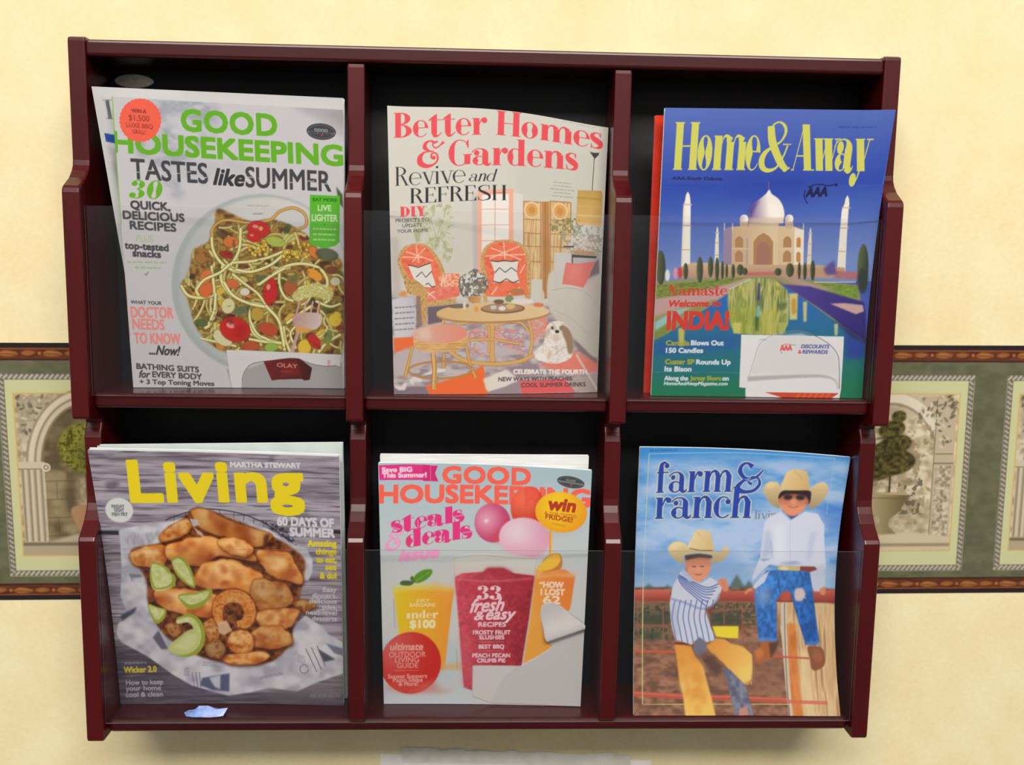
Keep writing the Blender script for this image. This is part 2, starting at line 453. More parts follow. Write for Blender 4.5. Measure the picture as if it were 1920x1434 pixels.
        if ch == 'y':
            x = .03 + s * .6; path([(x + .30, .05), (x + .22, -.16), (x + .12, -.24), (x + .04, -.20)], [h * 2, h * 1.4, h * 1.4, h * 1.4]); ball(x + .05, -.19, w * .48)
    elif ch == 'i': stem(X, 0, xh, 1, 1, 1); ball(X + w * .5, .88, max(w * .55, .06)); adv = X + w + s + .02
    elif ch == 'l': stem(X, 0, 1.02, 1, 1, 1); adv = X + w + s + .02
    elif ch == 'f':
        stem(X + .05, 0, .80, 1, 0); path([(X + .05 + w / 2, .76), (X + .07 + w / 2, .93), (X + .17 + w / 2, 1.01), (X + .27 + w / 2, .95)], [w, w * .8, h * 1.6, h * 1.4]); ball(X + .26 + w / 2, .90, w * .48)
        rect(X - s * .3, xh - h, X + w + .24, xh); adv = X + w + .27
    elif ch == '&':
        path([(.70, .96), (.52, .86), (.62, .70), (.80, .80), (.92, .92)], [w * .5, h, h * 1.3, h * 1.2, w * .6])
        path([(.58, .92), (.44, 1.0), (.27, .92), (.24, .74), (.40, .60), (.56, .57)], [w * .6, h * 1.2, w * .6, w * .8, h * 1.6, h])
        path([(.48, .58), (.22, .56), (.06, .38), (.08, .14), (.30, .01), (.56, .06), (.70, .26), (.64, .48), (.50, .50), (.46, .36), (.54, .30)],
             [h, h * 1.5, w * .9, w * 1.1, w * .8, h * 1.6, h * 1.6, h * 1.4, h * 1.4, h * 1.4, w * .5]); ball(.55, .32, w * .4); adv = .95
    elif ch == '3':
        arc(.24, .755, .24 + w * .2, .245, -90, 140, right); arc(.24, .26, .28 + w * .2, .26, -150, 90, right); ball(.10, .80, w * .5); ball(.08, .18, w * .55); adv = .60 + w * .2
    elif ch == '0': arc(.31, .5, .29 + w * .1, .51, 0, 360, full, 44); adv = .64 + w * .2
    elif ch == '!': G.append([(.10, .28), (.14, .28), (.19, 1), (.05, 1)]); ball(.12, .07, .08); adv = .26
    elif ch == ' ': adv = .28
    else: rect(.05, 0, .4, xh); adv = .5
    return G, adv

class Page:
    def __init__(self, quad, w, h, base):
        """quad: the page's corners (TL, TR, BR, BL) in tracing units; w x h: ink cells."""
        self.w, self.h = w, h
        self.H = homography(quad, [(0, 0), (w, 0), (w, h), (0, h)])
        self.a = np.empty((h, w, 3)); self.a[:] = np.array(base, float) / 255
        self.k = w / math.hypot(quad[1][0] - quad[0][0], quad[1][1] - quad[0][1])
        self.clip = None
    def m(self, pts):
        P = np.asarray(pts, float).reshape(-1, 2)
        q = np.c_[P, np.ones(len(P))] @ self.H.T
        return q[:, :2] / q[:, 2:3]
    def cover(self, P, Q, SS=4):
        """exact-in-x scanline coverage of an edge soup (even-odd). P,Q in cell units."""
        ok = P[:, 1] != Q[:, 1]; P = P[ok]; Q = Q[ok]
        if len(P) == 0: return None
        y0 = max(0, int(math.floor(min(P[:, 1].min(), Q[:, 1].min())))); y1 = min(self.h, int(math.ceil(max(P[:, 1].max(), Q[:, 1].max()))))
        x0 = max(0, int(math.floor(min(P[:, 0].min(), Q[:, 0].min())))); x1 = min(self.w, int(math.ceil(max(P[:, 0].max(), Q[:, 0].max()))))
        if y1 <= y0 or x1 <= x0: return None
        ys = y0 + (np.arange((y1 - y0) * SS) + 0.5) / SS
        lo = np.minimum(P[:, 1], Q[:, 1]); hi = np.maximum(P[:, 1], Q[:, 1])
        hit = (lo[None] <= ys[:, None]) & (ys[:, None] < hi[None])
        with np.errstate(all='ignore'):
            xs = P[None, :, 0] + (ys[:, None] - P[None, :, 1]) * ((Q[:, 0] - P[:, 0]) / (Q[:, 1] - P[:, 1]))[None]
        xs = np.where(hit, xs, 1e9); xs.sort(axis=1)
        M = int(hit.sum(1).max()); M += M & 1
        if M == 0: return None
        if xs.shape[1] < M: xs = np.c_[xs, np.full((len(xs), 1), 1e9)]
        X = np.arange(x0, x1, dtype=float)[None]
        c = np.zeros((len(ys), x1 - x0))
        for k in range(0, M, 2):
            a = xs[:, k:k + 1]; b = xs[:, k + 1:k + 2]
            c += np.clip(b - X, 0, 1) - np.clip(a - X, 0, 1)
        c = c.reshape(y1 - y0, SS, x1 - x0).mean(1)
        return x0, y0, np.clip(c, 0, 1)
    def _blur(self, r, soft):
        x0, y0, c = r
        p = int(math.ceil(soft * 2.5))
        X0 = max(0, x0 - p); Y0 = max(0, y0 - p); X1 = min(self.w, x0 + c.shape[1] + p); Y1 = min(self.h, y0 + c.shape[0] + p)
        d = np.zeros((Y1 - Y0, X1 - X0)); d[y0 - Y0:y0 - Y0 + c.shape[0], x0 - X0:x0 - X0 + c.shape[1]] = c
        k = np.exp(-0.5 * (np.arange(-p, p + 1) / soft) ** 2); k /= k.sum()
        e = np.pad(d, ((p, p), (p, p)), mode='edge')
        e = sum(k[i] * e[i:i + d.shape[0]] for i in range(2 * p + 1))
        e = sum(k[i] * e[:, i:i + d.shape[1]] for i in range(2 * p + 1))
        return X0, Y0, e
    def lay(self, r, color, alpha=1.0, soft=0.0):
        if r is None: return
        if soft > 0: r = self._blur(r, soft)
        x0, y0, c = r
        h, w = c.shape
        if callable(color):
            X, Y = np.meshgrid(np.arange(x0, x0 + w) + .5, np.arange(y0, y0 + h) + .5)
            col = color(X, Y)
            if isinstance(col, tuple): col, extra = col; c = c * extra
            col = col / 255.0
        else:
            col = np.array(color[:3], float) / 255
        k = (c * alpha)
        if self.clip is not None: k = k * self.clip[y0:y0 + h, x0:x0 + w]
        self.a[y0:y0 + h, x0:x0 + w] = self.a[y0:y0 + h, x0:x0 + w] * (1 - k[..., None]) + col * k[..., None]
    def loops(self, polys):
        P = np.vstack([p for p in polys]); Q = np.vstack([np.roll(p, -1, 0) for p in polys])
        return self.cover(P, Q)
    def poly(self, pts, color, alpha=1.0, soft=0.0, smooth=False, holes=()):
        ps = [catmull(pts) if smooth else np.asarray(pts, float)] + [np.asarray(q, float) for q in holes]
        self.lay(self.loops([self.m(p) for p in ps]), color, alpha, soft)
    def ell(self, cx, cy, rx, ry, color, alpha=1.0, rot=0, soft=0.0):
        self.poly(ell_pts(cx, cy, rx, ry, rot), color, alpha, soft)
    def line(self, pts, width, color, alpha=1.0, soft=0.0, smooth=False):
        p = catmull(pts, False) if smooth else np.asarray(pts, float)
        if smooth and not np.isscalar(width): width = np.interp(np.linspace(0, 1, len(p)), np.linspace(0, 1, len(width)), width)
        self.poly(ribbon(p, width), color, alpha, soft)
    def setclip(self, pts=None, smooth=False, soft=0.0):
        if pts is None: self.clip = None; return
        r = self.loops([self.m(catmull(pts) if smooth else pts)])
        if r is None: self.clip = np.zeros((self.h, self.w)); return
        if soft: r = self._blur(r, soft)
        self.clip = np.zeros((self.h, self.w)); x0, y0, c = r
        self.clip[y0:y0 + c.shape[0], x0:x0 + c.shape[1]] = c
    # colour fields (arguments in tracing units)
    def lin(self, p0, c0, p1, c1):
        a, b = self.m([p0, p1]); d = b - a; L = (d ** 2).sum(); c0 = np.array(c0, float); c1 = np.array(c1, float)
        def f(X, Y):
            t = np.clip(((X - a[0]) * d[0] + (Y - a[1]) * d[1]) / L, 0, 1)[..., None]
            return c0 * (1 - t) + c1 * t
        return f
    def rad(self, cx, cy, r, c0, c1, sy=1.0):
        a = self.m([(cx, cy)])[0]; r = r * self.k; c0 = np.array(c0, float); c1 = np.array(c1, float)
        def f(X, Y):
            t = np.clip(np.hypot(X - a[0], (Y - a[1]) / sy) / r, 0, 1)[..., None]; t = t * t * (3 - 2 * t)
            return c0 * (1 - t) + c1 * t
        return f
    def mott(self, cols, sx, sy=None, seed=1, octv=2, lo=0.25, hi=0.75):
        sx *= self.k; sy = sx if sy is None else sy * self.k; C = np.array(cols, float)
        def f(X, Y):
            t = np.clip((fbm(X / sx, Y / sy, seed, octv) - lo) / (hi - lo), 0, 1) * (len(C) - 1)
            return np.stack([np.interp(t, np.arange(len(C)), C[:, i]) for i in range(3)], -1)
        return f
    def mul(self, f, g):
        return lambda X, Y: np.clip(f(X, Y) * (g(X, Y) / 128.0), 0, 255)
    def speck(self, pts, cols, sx, thr, seed, alpha=1.0, sy=None, smooth=False):
        """blotches of one colour where noise passes a threshold, inside an outline."""
        sxk = sx * self.k; syk = sxk if sy is None else sy * self.k; c = np.array(cols, float)
        def f(X, Y):
            t = fbm(X / sxk, Y / syk, seed, 3)
            return np.broadcast_to(c, X.shape + (3,)), np.clip((t - thr) * 12, 0, 1)
        self.poly(pts, f, alpha, smooth=smooth)
    # lettering
    def _frame(self, p0, p1, height, up):
        p0 = np.array(p0, float); p1 = np.array(p1, float); d = p1 - p0
        L = np.hypot(*d)
        q = np.linalg.inv(self.H) @ np.append(self.m([p0 + d / 2])[0] + (0, -20), 1); q = q[:2] / q[2] - (p0 + d / 2)
        u = q / np.hypot(*q)                                     # letters stand along the page's own upright
        return p0, d, u * height
    def text(self, body, p0, p1, height, color, bold=0.0, alpha=1.0, up=None, space=1.0, soft=0.0, shear=0.0, line=None):
        """cap height `height`, baseline p0->p1 (tracing units)."""
        P, Q = sans_edges(body, space)
        p, d, u = self._frame(p0, p1, height, up)
        x0 = min(P[:, 0].min(), Q[:, 0].min()); x1 = max(P[:, 0].max(), Q[:, 0].max()); ch = cap_height()
        f = lambda V: self.m(p + ((V[:, :1] - x0) / (x1 - x0)) * d + (V[:, 1:] / ch) * u + (V[:, 1:] / ch) * shear * d / np.hypot(*d) * height)
        P2, Q2 = f(P), f(Q)
        b = bold * self.k
        res = None
        offs = [(0, 0)] if b == 0 else [(r_ * b * q_ * math.cos(t), r_ * b * q_ * math.sin(t)) for r_, n_ in ((1, 16 if b > 1.5 else 8), (.5, 6 if b > 2.5 else 0)) for t in [2 * math.pi * k / max(1, n_) for k in range(n_)] for q_ in [min(1 / max(1e-6, abs(math.cos(t))), 1 / max(1e-6, abs(math.sin(t)))) ** .75]] + [(0, 0)]
        for ox, oy in offs:
            r = self.cover(P2 + (ox, oy), Q2 + (ox, oy))
            if r is None: continue
            res = r if res is None else self._max(res, r)
        self.lay(res, color, alpha, soft)
    def _max(self, a, b):
        x0 = min(a[0], b[0]); y0 = min(a[1], b[1]); x1 = max(a[0] + a[2].shape[1], b[0] + b[2].shape[1]); y1 = max(a[1] + a[2].shape[0], b[1] + b[2].shape[0])
        d = np.zeros((y1 - y0, x1 - x0))
        for r in (a, b):
            s = d[r[1] - y0:r[1] - y0 + r[2].shape[0], r[0] - x0:r[0] - x0 + r[2].shape[1]]
            np.maximum(s, r[2], out=s)
        return x0, y0, d
    def serif(self, body, p0, p1, height, color, w=0.2, h=0.04, s=0.07, xh=0.66, alpha=1.0, up=None, shear=0.0, soft=0.0, outline=None, track=0.0, stencil=0):
        x = 0.0; polys = []
        for ch in body:
            G, adv = serif_glyph(ch, w, h, s, xh)
            polys += [np.array(g, float) + (x, 0) for g in G]; x += adv + track
        xmin = min(g[:, 0].min() for g in polys); xmax = max(g[:, 0].max() for g in polys)
        p, d, u = self._frame(p0, p1, height, up)
        dl = d / np.hypot(*d)
        f = lambda V: self.m(p + ((V[:, :1] - xmin) / (xmax - xmin)) * d + V[:, 1:] * u + V[:, 1:] * shear * height * dl)
        res = None
        for g in polys:
            r = self.loops([f(g)])
            if r is not None: res = r if res is None else self._max(res, r)
        if outline: self.lay(self._grow(res, outline[1] * self.k), outline[0], alpha)
        self.lay(res, color, alpha, soft)
    def _grow(self, r, rad):
        res = r
        p = int(math.ceil(rad)) + 1
        for a in range(8):
            ox = int(round(math.cos(a * math.pi / 4) * rad)); oy = int(round(math.sin(a * math.pi / 4) * rad))
            x0, y0, c = r[0] + ox, r[1] + oy, r[2]
            cx = max(0, -x0); cy = max(0, -y0)
            c = c[cy:max(cy, min(c.shape[0], self.h - y0)), cx:max(cx, min(c.shape[1], self.w - x0))]
            if c.size: res = self._max(res, (x0 + cx, y0 + cy, c))
        return res
    def bars(self, p0, p1, n, gap, hgt, color, alpha=0.8, seed=0, align=0.5, frac=(0.7, 1.0)):
        """unreadably small copy: rows of broken dashes."""
        R = random.Random(seed); p0 = np.array(p0, float); p1 = np.array(p1, float)
        for k in range(n):
            L = R.uniform(*frac); a = (1 - L) * align
            q0 = p0 + (p1 - p0) * a + (0, k * gap); q1 = p0 + (p1 - p0) * (a + L) + (0, k * gap); t = 0.0
            while t < 1:
                e = min(1, t + R.uniform(.08, .22)); self.line([q0 + (q1 - q0) * t, q0 + (q1 - q0) * e], hgt, color, alpha); t = e + R.uniform(.02, .05)

def grid_mesh(name, pts, ink=None):
    """pts (h,w,3) -> quad grid mesh, optional ink (h,w,3 sRGB 0..1) as a colour attribute."""
    h, w = pts.shape[:2]
    me = bpy.data.meshes.new(name)
    me.vertices.add(h * w); me.vertices.foreach_set('co', pts.reshape(-1).astype(np.float32))
    idx = np.arange(h * w).reshape(h, w)
    q = np.stack([idx[1:, :-1], idx[1:, 1:], idx[:-1, 1:], idx[:-1, :-1]], -1).reshape(-1, 4)
    n = len(q)
    me.loops.add(n * 4); me.loops.foreach_set('vertex_index', q.reshape(-1).astype(np.int32))
    me.polygons.add(n); me.polygons.foreach_set('loop_start', (np.arange(n) * 4).astype(np.int32))
    me.polygons.foreach_set('use_smooth', np.ones(n, bool))
    me.update(calc_edges=True)
    if ink is not None:
        c = np.clip(ink, 0, 1); l = np.where(c <= 0.04045, c / 12.92, ((c + 0.055) / 1.055) ** 2.4)
        at = me.color_attributes.new('ink', 'FLOAT_COLOR', 'POINT')
        at.data.foreach_set('color', np.concatenate([l, np.ones(l.shape[:2] + (1,))], -1).reshape(-1).astype(np.float32))
    me.validate()
    return me
# ------------------------------------------------------------------ cover artwork (coordinates traced from enlarged views: origin + scale)
def view(x0, y0, s):
    def Z(*p):
        q = [(x0 + p[i] / s, y0 + p[i + 1] / s) for i in range(0, len(p), 2)]
        return q[0] if len(q) == 1 else q
    return Z

def noodle(pg, pts, wd, c, edge, alpha=1.0):
    pg.line(pts, wd + 2.2, edge, alpha * .8, smooth=True); pg.line(pts, wd, c, alpha, smooth=True)
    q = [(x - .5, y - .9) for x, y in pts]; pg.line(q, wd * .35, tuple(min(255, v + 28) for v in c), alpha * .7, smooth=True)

def art_green_cover():
    pg = Page([(209, 181), (644, 206), (646, 730), (250, 724)], 436, 544, (207, 205, 207))
    A = view(160, 150, 3.84); B = view(160, 420, 3.84); R = random.Random(3)
    # gauzy napkin
    pg.poly(A(480, 130, 900, 150, 970, 300, 900, 430, 760, 560, 640, 640, 720, 840, 600, 820, 540, 640, 400, 560, 360, 430, 540, 380), pg.mott([(158, 162, 172), (196, 198, 204)], 16, 9, 5), .75, 5, True)
    pg.poly(A(560, 250, 700, 240, 880, 430, 660, 430), (216, 216, 220), .6, 4)
    pg.poly(A(1000, 560, 1150, 590, 1200, 700, 1000, 640), (190, 190, 198), .5, 5)
    pg.poly(A(520, 560, 980, 600, 860, 760, 560, 640), (182, 184, 192), .45, 5)
    pg.poly(A(1480, 190, 1860, 215, 1860, 420, 1700, 300), (168, 166, 166), .65, 6)  # darker grey patches in the top right corner
    pg.poly(A(1700, 230, 1862, 215, 1862, 340, 1800, 290), (150, 148, 148), .5, 5)
    # plate
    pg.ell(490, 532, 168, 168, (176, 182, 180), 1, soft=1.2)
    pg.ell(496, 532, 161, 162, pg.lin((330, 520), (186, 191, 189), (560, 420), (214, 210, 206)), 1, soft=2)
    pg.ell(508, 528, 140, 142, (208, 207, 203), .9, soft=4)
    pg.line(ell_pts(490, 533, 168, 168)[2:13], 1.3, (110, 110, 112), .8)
    # dark salad mound
    mound = B(690, 430, 745, 350, 780, 190, 880, 130, 930, 0, 960, -110, 1180, -20, 1340, -30, 1500, 20, 1640, 130, 1720, 260, 1850, 300, 1850, 930, 1700, 960, 1400, 950, 1150, 940, 980, 910, 850, 810, 790, 720, 760, 620, 730, 520)
    pg.poly(mound, pg.mott([(84, 50, 26), (136, 94, 42), (178, 140, 60), (112, 98, 42), (190, 160, 76)], 15, 12, 11, lo=.2, hi=.8), 1, 1.5, True)
    pg.setclip(mound, True, 2)
    for _ in range(80):
        x = R.uniform(340, 646); y = R.uniform(405, 665); r = R.uniform(4, 10)
        c = R.choice([(228, 190, 60), (236, 202, 70), (226, 140, 50), (150, 46, 30), (96, 100, 40), (70, 84, 44), (188, 150, 74), (120, 60, 36), (206, 208, 120)])
        pg.ell(x, y, r * 1.4, r * .8, c, .85, R.uniform(0, 180), .6)
    for _ in range(85):
        x = R.uniform(345, 640); y = R.uniform(410, 660); a = R.uniform(0, 6.28); L = R.uniform(25, 60); k = R.uniform(-1.4, 1.4)
        pts = [(x + L * t * math.cos(a + k * t), y + L * t * math.sin(a + k * t)) for t in (0, .25, .5, .75, 1)]
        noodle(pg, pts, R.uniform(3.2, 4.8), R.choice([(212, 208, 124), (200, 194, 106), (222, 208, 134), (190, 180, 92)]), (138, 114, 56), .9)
    pg.setclip()
    # the long strands one can follow
    G1, G2 = (224, 221, 146), (126, 106, 48)
    for pts, wd in ((B(910, 40, 920, 180, 980, 280, 1080, 340, 1200, 345, 1330, 300, 1420, 230), 5), (B(1120, 30, 1110, 180, 1060, 280, 980, 340, 850, 400, 800, 470, 840, 530, 900, 520), 5),
                    (B(990, 300, 980, 400, 1040, 500, 1150, 560, 1280, 590, 1380, 680, 1420, 800, 1440, 920), 5.5), (B(910, 300, 930, 480, 940, 620, 900, 720, 860, 750), 5),
                    (B(690, 440, 740, 510, 830, 530, 930, 510), 5), (B(1240, 440, 1340, 370, 1440, 310, 1560, 290, 1680, 320, 1740, 400, 1740, 480), 5), (B(1400, 330, 1400, 440, 1440, 530, 1500, 560), 4.5),
                    (B(1060, 280, 1200, 270, 1330, 240, 1450, 190), 4.5), (B(1180, 600, 1200, 760, 1260, 820, 1380, 850), 4.5), (B(1180, 830, 1300, 850, 1420, 860), 5),
                    (B(1450, 720, 1560, 640, 1640, 590), 5), (B(1430, 740, 1440, 830, 1480, 930), 5), (B(1060, 360, 1160, 440, 1240, 500, 1300, 580), 4.5), (B(1480, 500, 1600, 450, 1720, 480, 1760, 540, 1720, 580), 4.5),
                    (B(1660, 560, 1760, 600, 1840, 580), 4), (B(1560, 700, 1480, 790, 1520, 900), 4), (B(1680, 930, 1740, 860, 1840, 800), 5), (B(830, 820, 960, 850, 1090, 880), 4)):
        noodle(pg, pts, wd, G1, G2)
    noodle(pg, A(915, 1130, 925, 1060, 1010, 1010, 1180, 1030, 1330, 1010, 1400, 950, 1500, 925, 1580, 970, 1590, 1050, 1530, 1080), 4, (204, 160, 76), (140, 92, 36))
    # vegetables
    def blob(x, y, rx, ry, rot, c, hi=None):
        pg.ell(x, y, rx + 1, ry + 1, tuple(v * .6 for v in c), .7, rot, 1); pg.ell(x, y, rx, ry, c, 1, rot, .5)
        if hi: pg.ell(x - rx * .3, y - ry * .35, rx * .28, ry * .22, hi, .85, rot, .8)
    for cx, cy in ((1235, 190), (1530, 205), (1290, 150), (1560, 180), (1480, 230)):
        for _ in range(11):
            x, y = B(cx + R.uniform(-70, 70), cy + R.uniform(-40, 45)); blob(x, y, 3.4, 2.6, R.uniform(0, 90), R.choice([(240, 205, 60), (246, 216, 84), (232, 180, 50)]))
    for q in ((1370, 130, 18, 9, 15, (176, 190, 78)), (870, 470, 12, 15, 10, (226, 110, 50)), (870, 380, 10, 14, 30, (222, 120, 60)), (1650, 370, 16, 9, 35, (238, 160, 48)), (1320, 760, 18, 11, 20, (196, 78, 40)),
              (1190, 880, 17, 9, 0, (190, 84, 46)), (1340, 890, 12, 8, 0, (150, 186, 76)), (1580, 890, 12, 14, 0, (232, 196, 60)), (1650, 850, 9, 16, -35, (196, 44, 34)), (1800, 690, 12, 14, 10, (232, 200, 60)),
              (1650, 210, 12, 8, 50, (226, 130, 46)), (1060, 430, 13, 8, 15, (214, 110, 60)), (1150, 490, 9, 7, 0, (226, 218, 196)), (1030, 590, 12, 14, 10, (222, 216, 160)), (990, 820, 20, 12, 35, (220, 214, 170)),
              (1800, 420, 9, 8, 0, (214, 206, 170)), (1480, 460, 13, 14, 0, (176, 96, 50)), (840, 230, 12, 14, 0, (170, 116, 52)), (1050, 130, 14, 10, 0, (216, 120, 50)), (1020, 220, 12, 6, 10, (170, 40, 30)), (1240, 650, 12, 12, 0, (196, 160, 60))):
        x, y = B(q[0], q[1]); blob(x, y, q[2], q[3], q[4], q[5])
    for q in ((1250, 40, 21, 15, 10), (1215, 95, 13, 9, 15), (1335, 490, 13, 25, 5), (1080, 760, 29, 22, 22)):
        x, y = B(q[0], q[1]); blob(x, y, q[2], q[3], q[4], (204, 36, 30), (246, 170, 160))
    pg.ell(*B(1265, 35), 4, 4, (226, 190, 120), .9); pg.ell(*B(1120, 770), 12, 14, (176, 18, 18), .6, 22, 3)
    for x, y, rx, ry, c in ((1740, 225, 22, 12, (84, 92, 64)), (1130, 620, 16, 7, (96, 118, 84)), (830, 710, 12, 7, (84, 104, 54)), (1280, 400, 12, 8, (96, 108, 60)), (1500, 400, 9, 7, (110, 116, 66)), (1750, 820, 8, 14, (120, 140, 70)), (770, 380, 6, 5, (60, 50, 50)), (960, 340, 10, 6, (96, 110, 50))):
        pg.ell(*B(x, y), rx, ry, c, .9, R.uniform(-30, 30), 1)
    pg.setclip(mound, True, 2)
    for pts, wd in ((B(940, 500, 930, 620, 890, 720), 4.6), (B(1000, 420, 1060, 510, 1170, 570, 1300, 600), 5), (B(1300, 590, 1390, 690, 1420, 800, 1440, 925), 5), (B(1080, 330, 1200, 345, 1330, 300, 1410, 240), 4.6), (B(1250, 440, 1350, 370, 1440, 320), 4.6), (B(1190, 700, 1240, 790, 1330, 840), 4.2), (B(800, 470, 860, 400, 970, 350, 1040, 290), 4.6)): noodle(pg, pts, wd, (230, 227, 156), (120, 98, 44))
    pg.speck(mound, (66, 48, 30), 12, .70, 31, .45, smooth=True)
    pg.setclip()
    # fork
    for k in range(4): pg.line(B(1545 + k * 48, 560, 1520 + k * 50, 660), 3.2, (206, 172, 166), .95)
    pg.poly(B(1510, 650, 1690, 650, 1690, 740, 1600, 780, 1540, 800, 1500, 940, 1470, 940, 1520, 780, 1500, 720), pg.lin(B(1500, 650), (196, 150, 140), B(1690, 720), (224, 204, 200)), .95, .5, True)
    pg.poly(B(1510, 740, 1640, 760, 1600, 790, 1520, 780), (226, 168, 70), .9, .6)
    pg.poly(B(1500, 500, 1640, 430, 1780, 470, 1760, 560, 1650, 530, 1520, 560), pg.mott([(226, 220, 150), (190, 188, 96), (236, 230, 170)], 5, 3, 7), .9, 1, True)
    # green page edge / red edge on the spine side
    pg.line([(210, 181), (227, 420)], 3.4, (142, 196, 72), .95); pg.line(B(245, 20, 300, 560), 3.2, (226, 116, 104), .9); pg.line(B(298, 540, 322, 800), 2.6, (206, 150, 140), .7)
    # mastheads
    GR = (106, 181, 42)
    pg.text('GOOD', A(697, 362), A(1377, 402), 38.8, GR, 2.0, space=1.06)
    pg.text('HOUSEKEEPING', A(206, 514), A(1850, 620), 36.4, GR, 2.1)
    DK = (74, 72, 76)
    pg.text('TASTES', A(337, 708), A(883, 745), 37, DK, .9); pg.text('SUMMER', A(1158, 770), A(1768, 806), 37, DK, .9)
    for x, y in ((365, 650), (455, 640), (560, 650), (655, 660), (735, 650), (850, 690), (1190, 690), (1270, 700), (1380, 730), (1500, 730), (1625, 720), (1725, 740)): pg.line(A(x - 26, y + 10, x + 26, y + 13), 1.5, (203, 202, 205), .9)
    pg.text('like', A(925, 752), A(1135, 765), 30, (60, 58, 62), 1.3, shear=.28)
    pg.serif('30', A(312, 850), A(545, 858), 35, GR, w=.26, h=.05, shear=.22)
    pg.text('QUICK,', A(330, 922), A(612, 940), 14.5, DK, .9); pg.text('DELICIOUS', A(276, 995), A(714, 1020), 14.5, DK, .9); pg.text('RECIPES', A(326, 1068), A(655, 1090), 14.5, DK, .9)
    pg.text('PLUS', A(370, 1160), A(490, 1168), 13, (178, 202, 152), .2); pg.text('top-tested', A(288, 1208), A(600, 1230), 12.5, DK, .8); pg.text('snacks', B(345, 228), B(545, 240), 12.5, DK, .8)
    pg.bars(B(305, 268), B(590, 276), 1, 0, 3.6, (160, 192, 130), .7, 4, frac=(1, 1)); pg.bars(B(358, 308), B(545, 314), 1, 0, 3.6, (160, 192, 130), .7, 5, frac=(1, 1))
    pg.line(B(428, 352, 438, 366, 456, 340), 1.3, (70, 70, 72))
    RD = (240, 148, 138)
    pg.text('WHAT YOUR', B(330, 566), B(552, 578), 6, DK, .3)
    pg.text('DOCTOR', B(333, 664), B(635, 674), 19.5, RD, .9); pg.text('NEEDS', B(345, 748), B(572, 758), 19, RD, .9); pg.text('TO KNOW', B(356, 850), B(688, 862), 19.5, RD, .9)
    pg.text('...Now!', B(462, 930), B(672, 942), 17, (66, 64, 68), .7, shear=.3)
    pg.text('BATHING SUITS', B(372, 1032), B(820, 1064), 10, DK, .6); pg.text('for', B(386, 1094), B(462, 1098), 13, DK, .6, shear=.3); pg.text('EVERY BODY', B(486, 1092), B(842, 1116), 10, DK, .6); pg.text('+ 3 Top Toning Moves', B(394, 1140), B(930, 1162), 8.4, DK, .55)
    # seal
    x, y = A(1698, 374); pg.ell(x, y, 27.5, 15.5, (62, 62, 66), 1, 6); pg.ell(x, y, 25, 13, (150, 150, 152), .5, 6); pg.ell(x, y, 23.5, 11.6, (70, 70, 74), 1, 6)
    pg.text('GOOD', (x - 13, y - 1.5), (x + 12, y + 1), 5, (176, 176, 178), .3); pg.poly([(x - 26, y - 1.2), (x + 26, y + 2.6), (x + 26, y + 6.4), (x - 26, y + 2.6)], (120, 120, 122), .9); pg.bars((x - 22, y + 1), (x + 22, y + 4.4), 1, 0, 2, (40, 40, 44), .8, 2, frac=(1, 1)); pg.ell(x + 1, y + 7, 2.4, 1.8, (190, 60, 56))
    # green tag
    pg.poly(A(1805, 770, 1850, 830, 1856, 930, 1820, 880), (70, 92, 48), .9, 1)
    pg.poly(A(1618, 830, 1832, 840, 1830, 1172, 1800, 1200, 1722, 1218, 1640, 1196, 1614, 1176), (92, 188, 44))
    pg.text("EAT MORE", A(1640, 876), A(1812, 882), 6, (44, 96, 30), .2); pg.text('LIVE', A(1675, 945), A(1770, 948), 10.5, (214, 236, 190), .4); pg.text('LIGHTER', A(1632, 1018), A(1815, 1024), 12, (214, 236, 190), .4)
    pg.bars(A(1630, 1075), A(1815, 1082), 3, 10, 3.2, (190, 226, 160), .8, 7, frac=(.85, 1)); pg.ell(*A(1722, 1045), 1.2, 1.2, (40, 90, 30))
    pg.bars(A(1165, 905), A(1330, 910), 1, 0, 3, (170, 166, 162), .6, 2, frac=(1, 1)); pg.bars(A(1210, 965), A(1280, 966), 1, 0, 3, (120, 116, 112), .6, 2, frac=(1, 1))
    # orange roundel
    x, y = A(397, 290); n = 60
    pg.poly([(x + (38.6 + (1 if i & 1 else -.3)) * math.cos(2 * math.pi * i / n), y + (40.4 + (1 if i & 1 else -.3)) * math.sin(2 * math.pi * i / n)) for i in range(n)], (250, 104, 80))
    OR = (150, 58, 52)
    pg.text('WIN A', A(335, 232), A(440, 240), 6.4, OR, .5); pg.text('$1,500', A(315, 290), A(462, 300), 10.5, OR, .1); pg.text('LUXE BBQ', A(298, 338), A(488, 352), 8, OR, .1); pg.text('GRILL!', A(340, 385), A(435, 392), 7.5, OR, .1)
    # bottle top and torn mailing label
    pg.poly(B(1018, 1040, 1130, 1060, 1400, 960, 1850, 1000, 1862, 1192, 1060, 1182), (172, 169, 169), 1, 1)
    jar = B(1285, 990, 1400, 968, 1545, 972, 1635, 1040, 1618, 1125, 1580, 1130, 1560, 1118, 1390, 1122, 1345, 1128)
    pg.poly(jar, pg.lin(B(1290, 1000), (120, 26, 18), B(1620, 1080), (66, 12, 10))); pg.poly(B(1400, 990, 1520, 985, 1560, 1090, 1420, 1095), (150, 36, 22), .6, 3); pg.text('OLAY', B(1382, 1030), B(1530, 1042), 7.5, (206, 150, 140), .2); pg.bars(B(1400, 1062), B(1500, 1066), 1, 0, 1.2, (190, 110, 100), .7, 3)
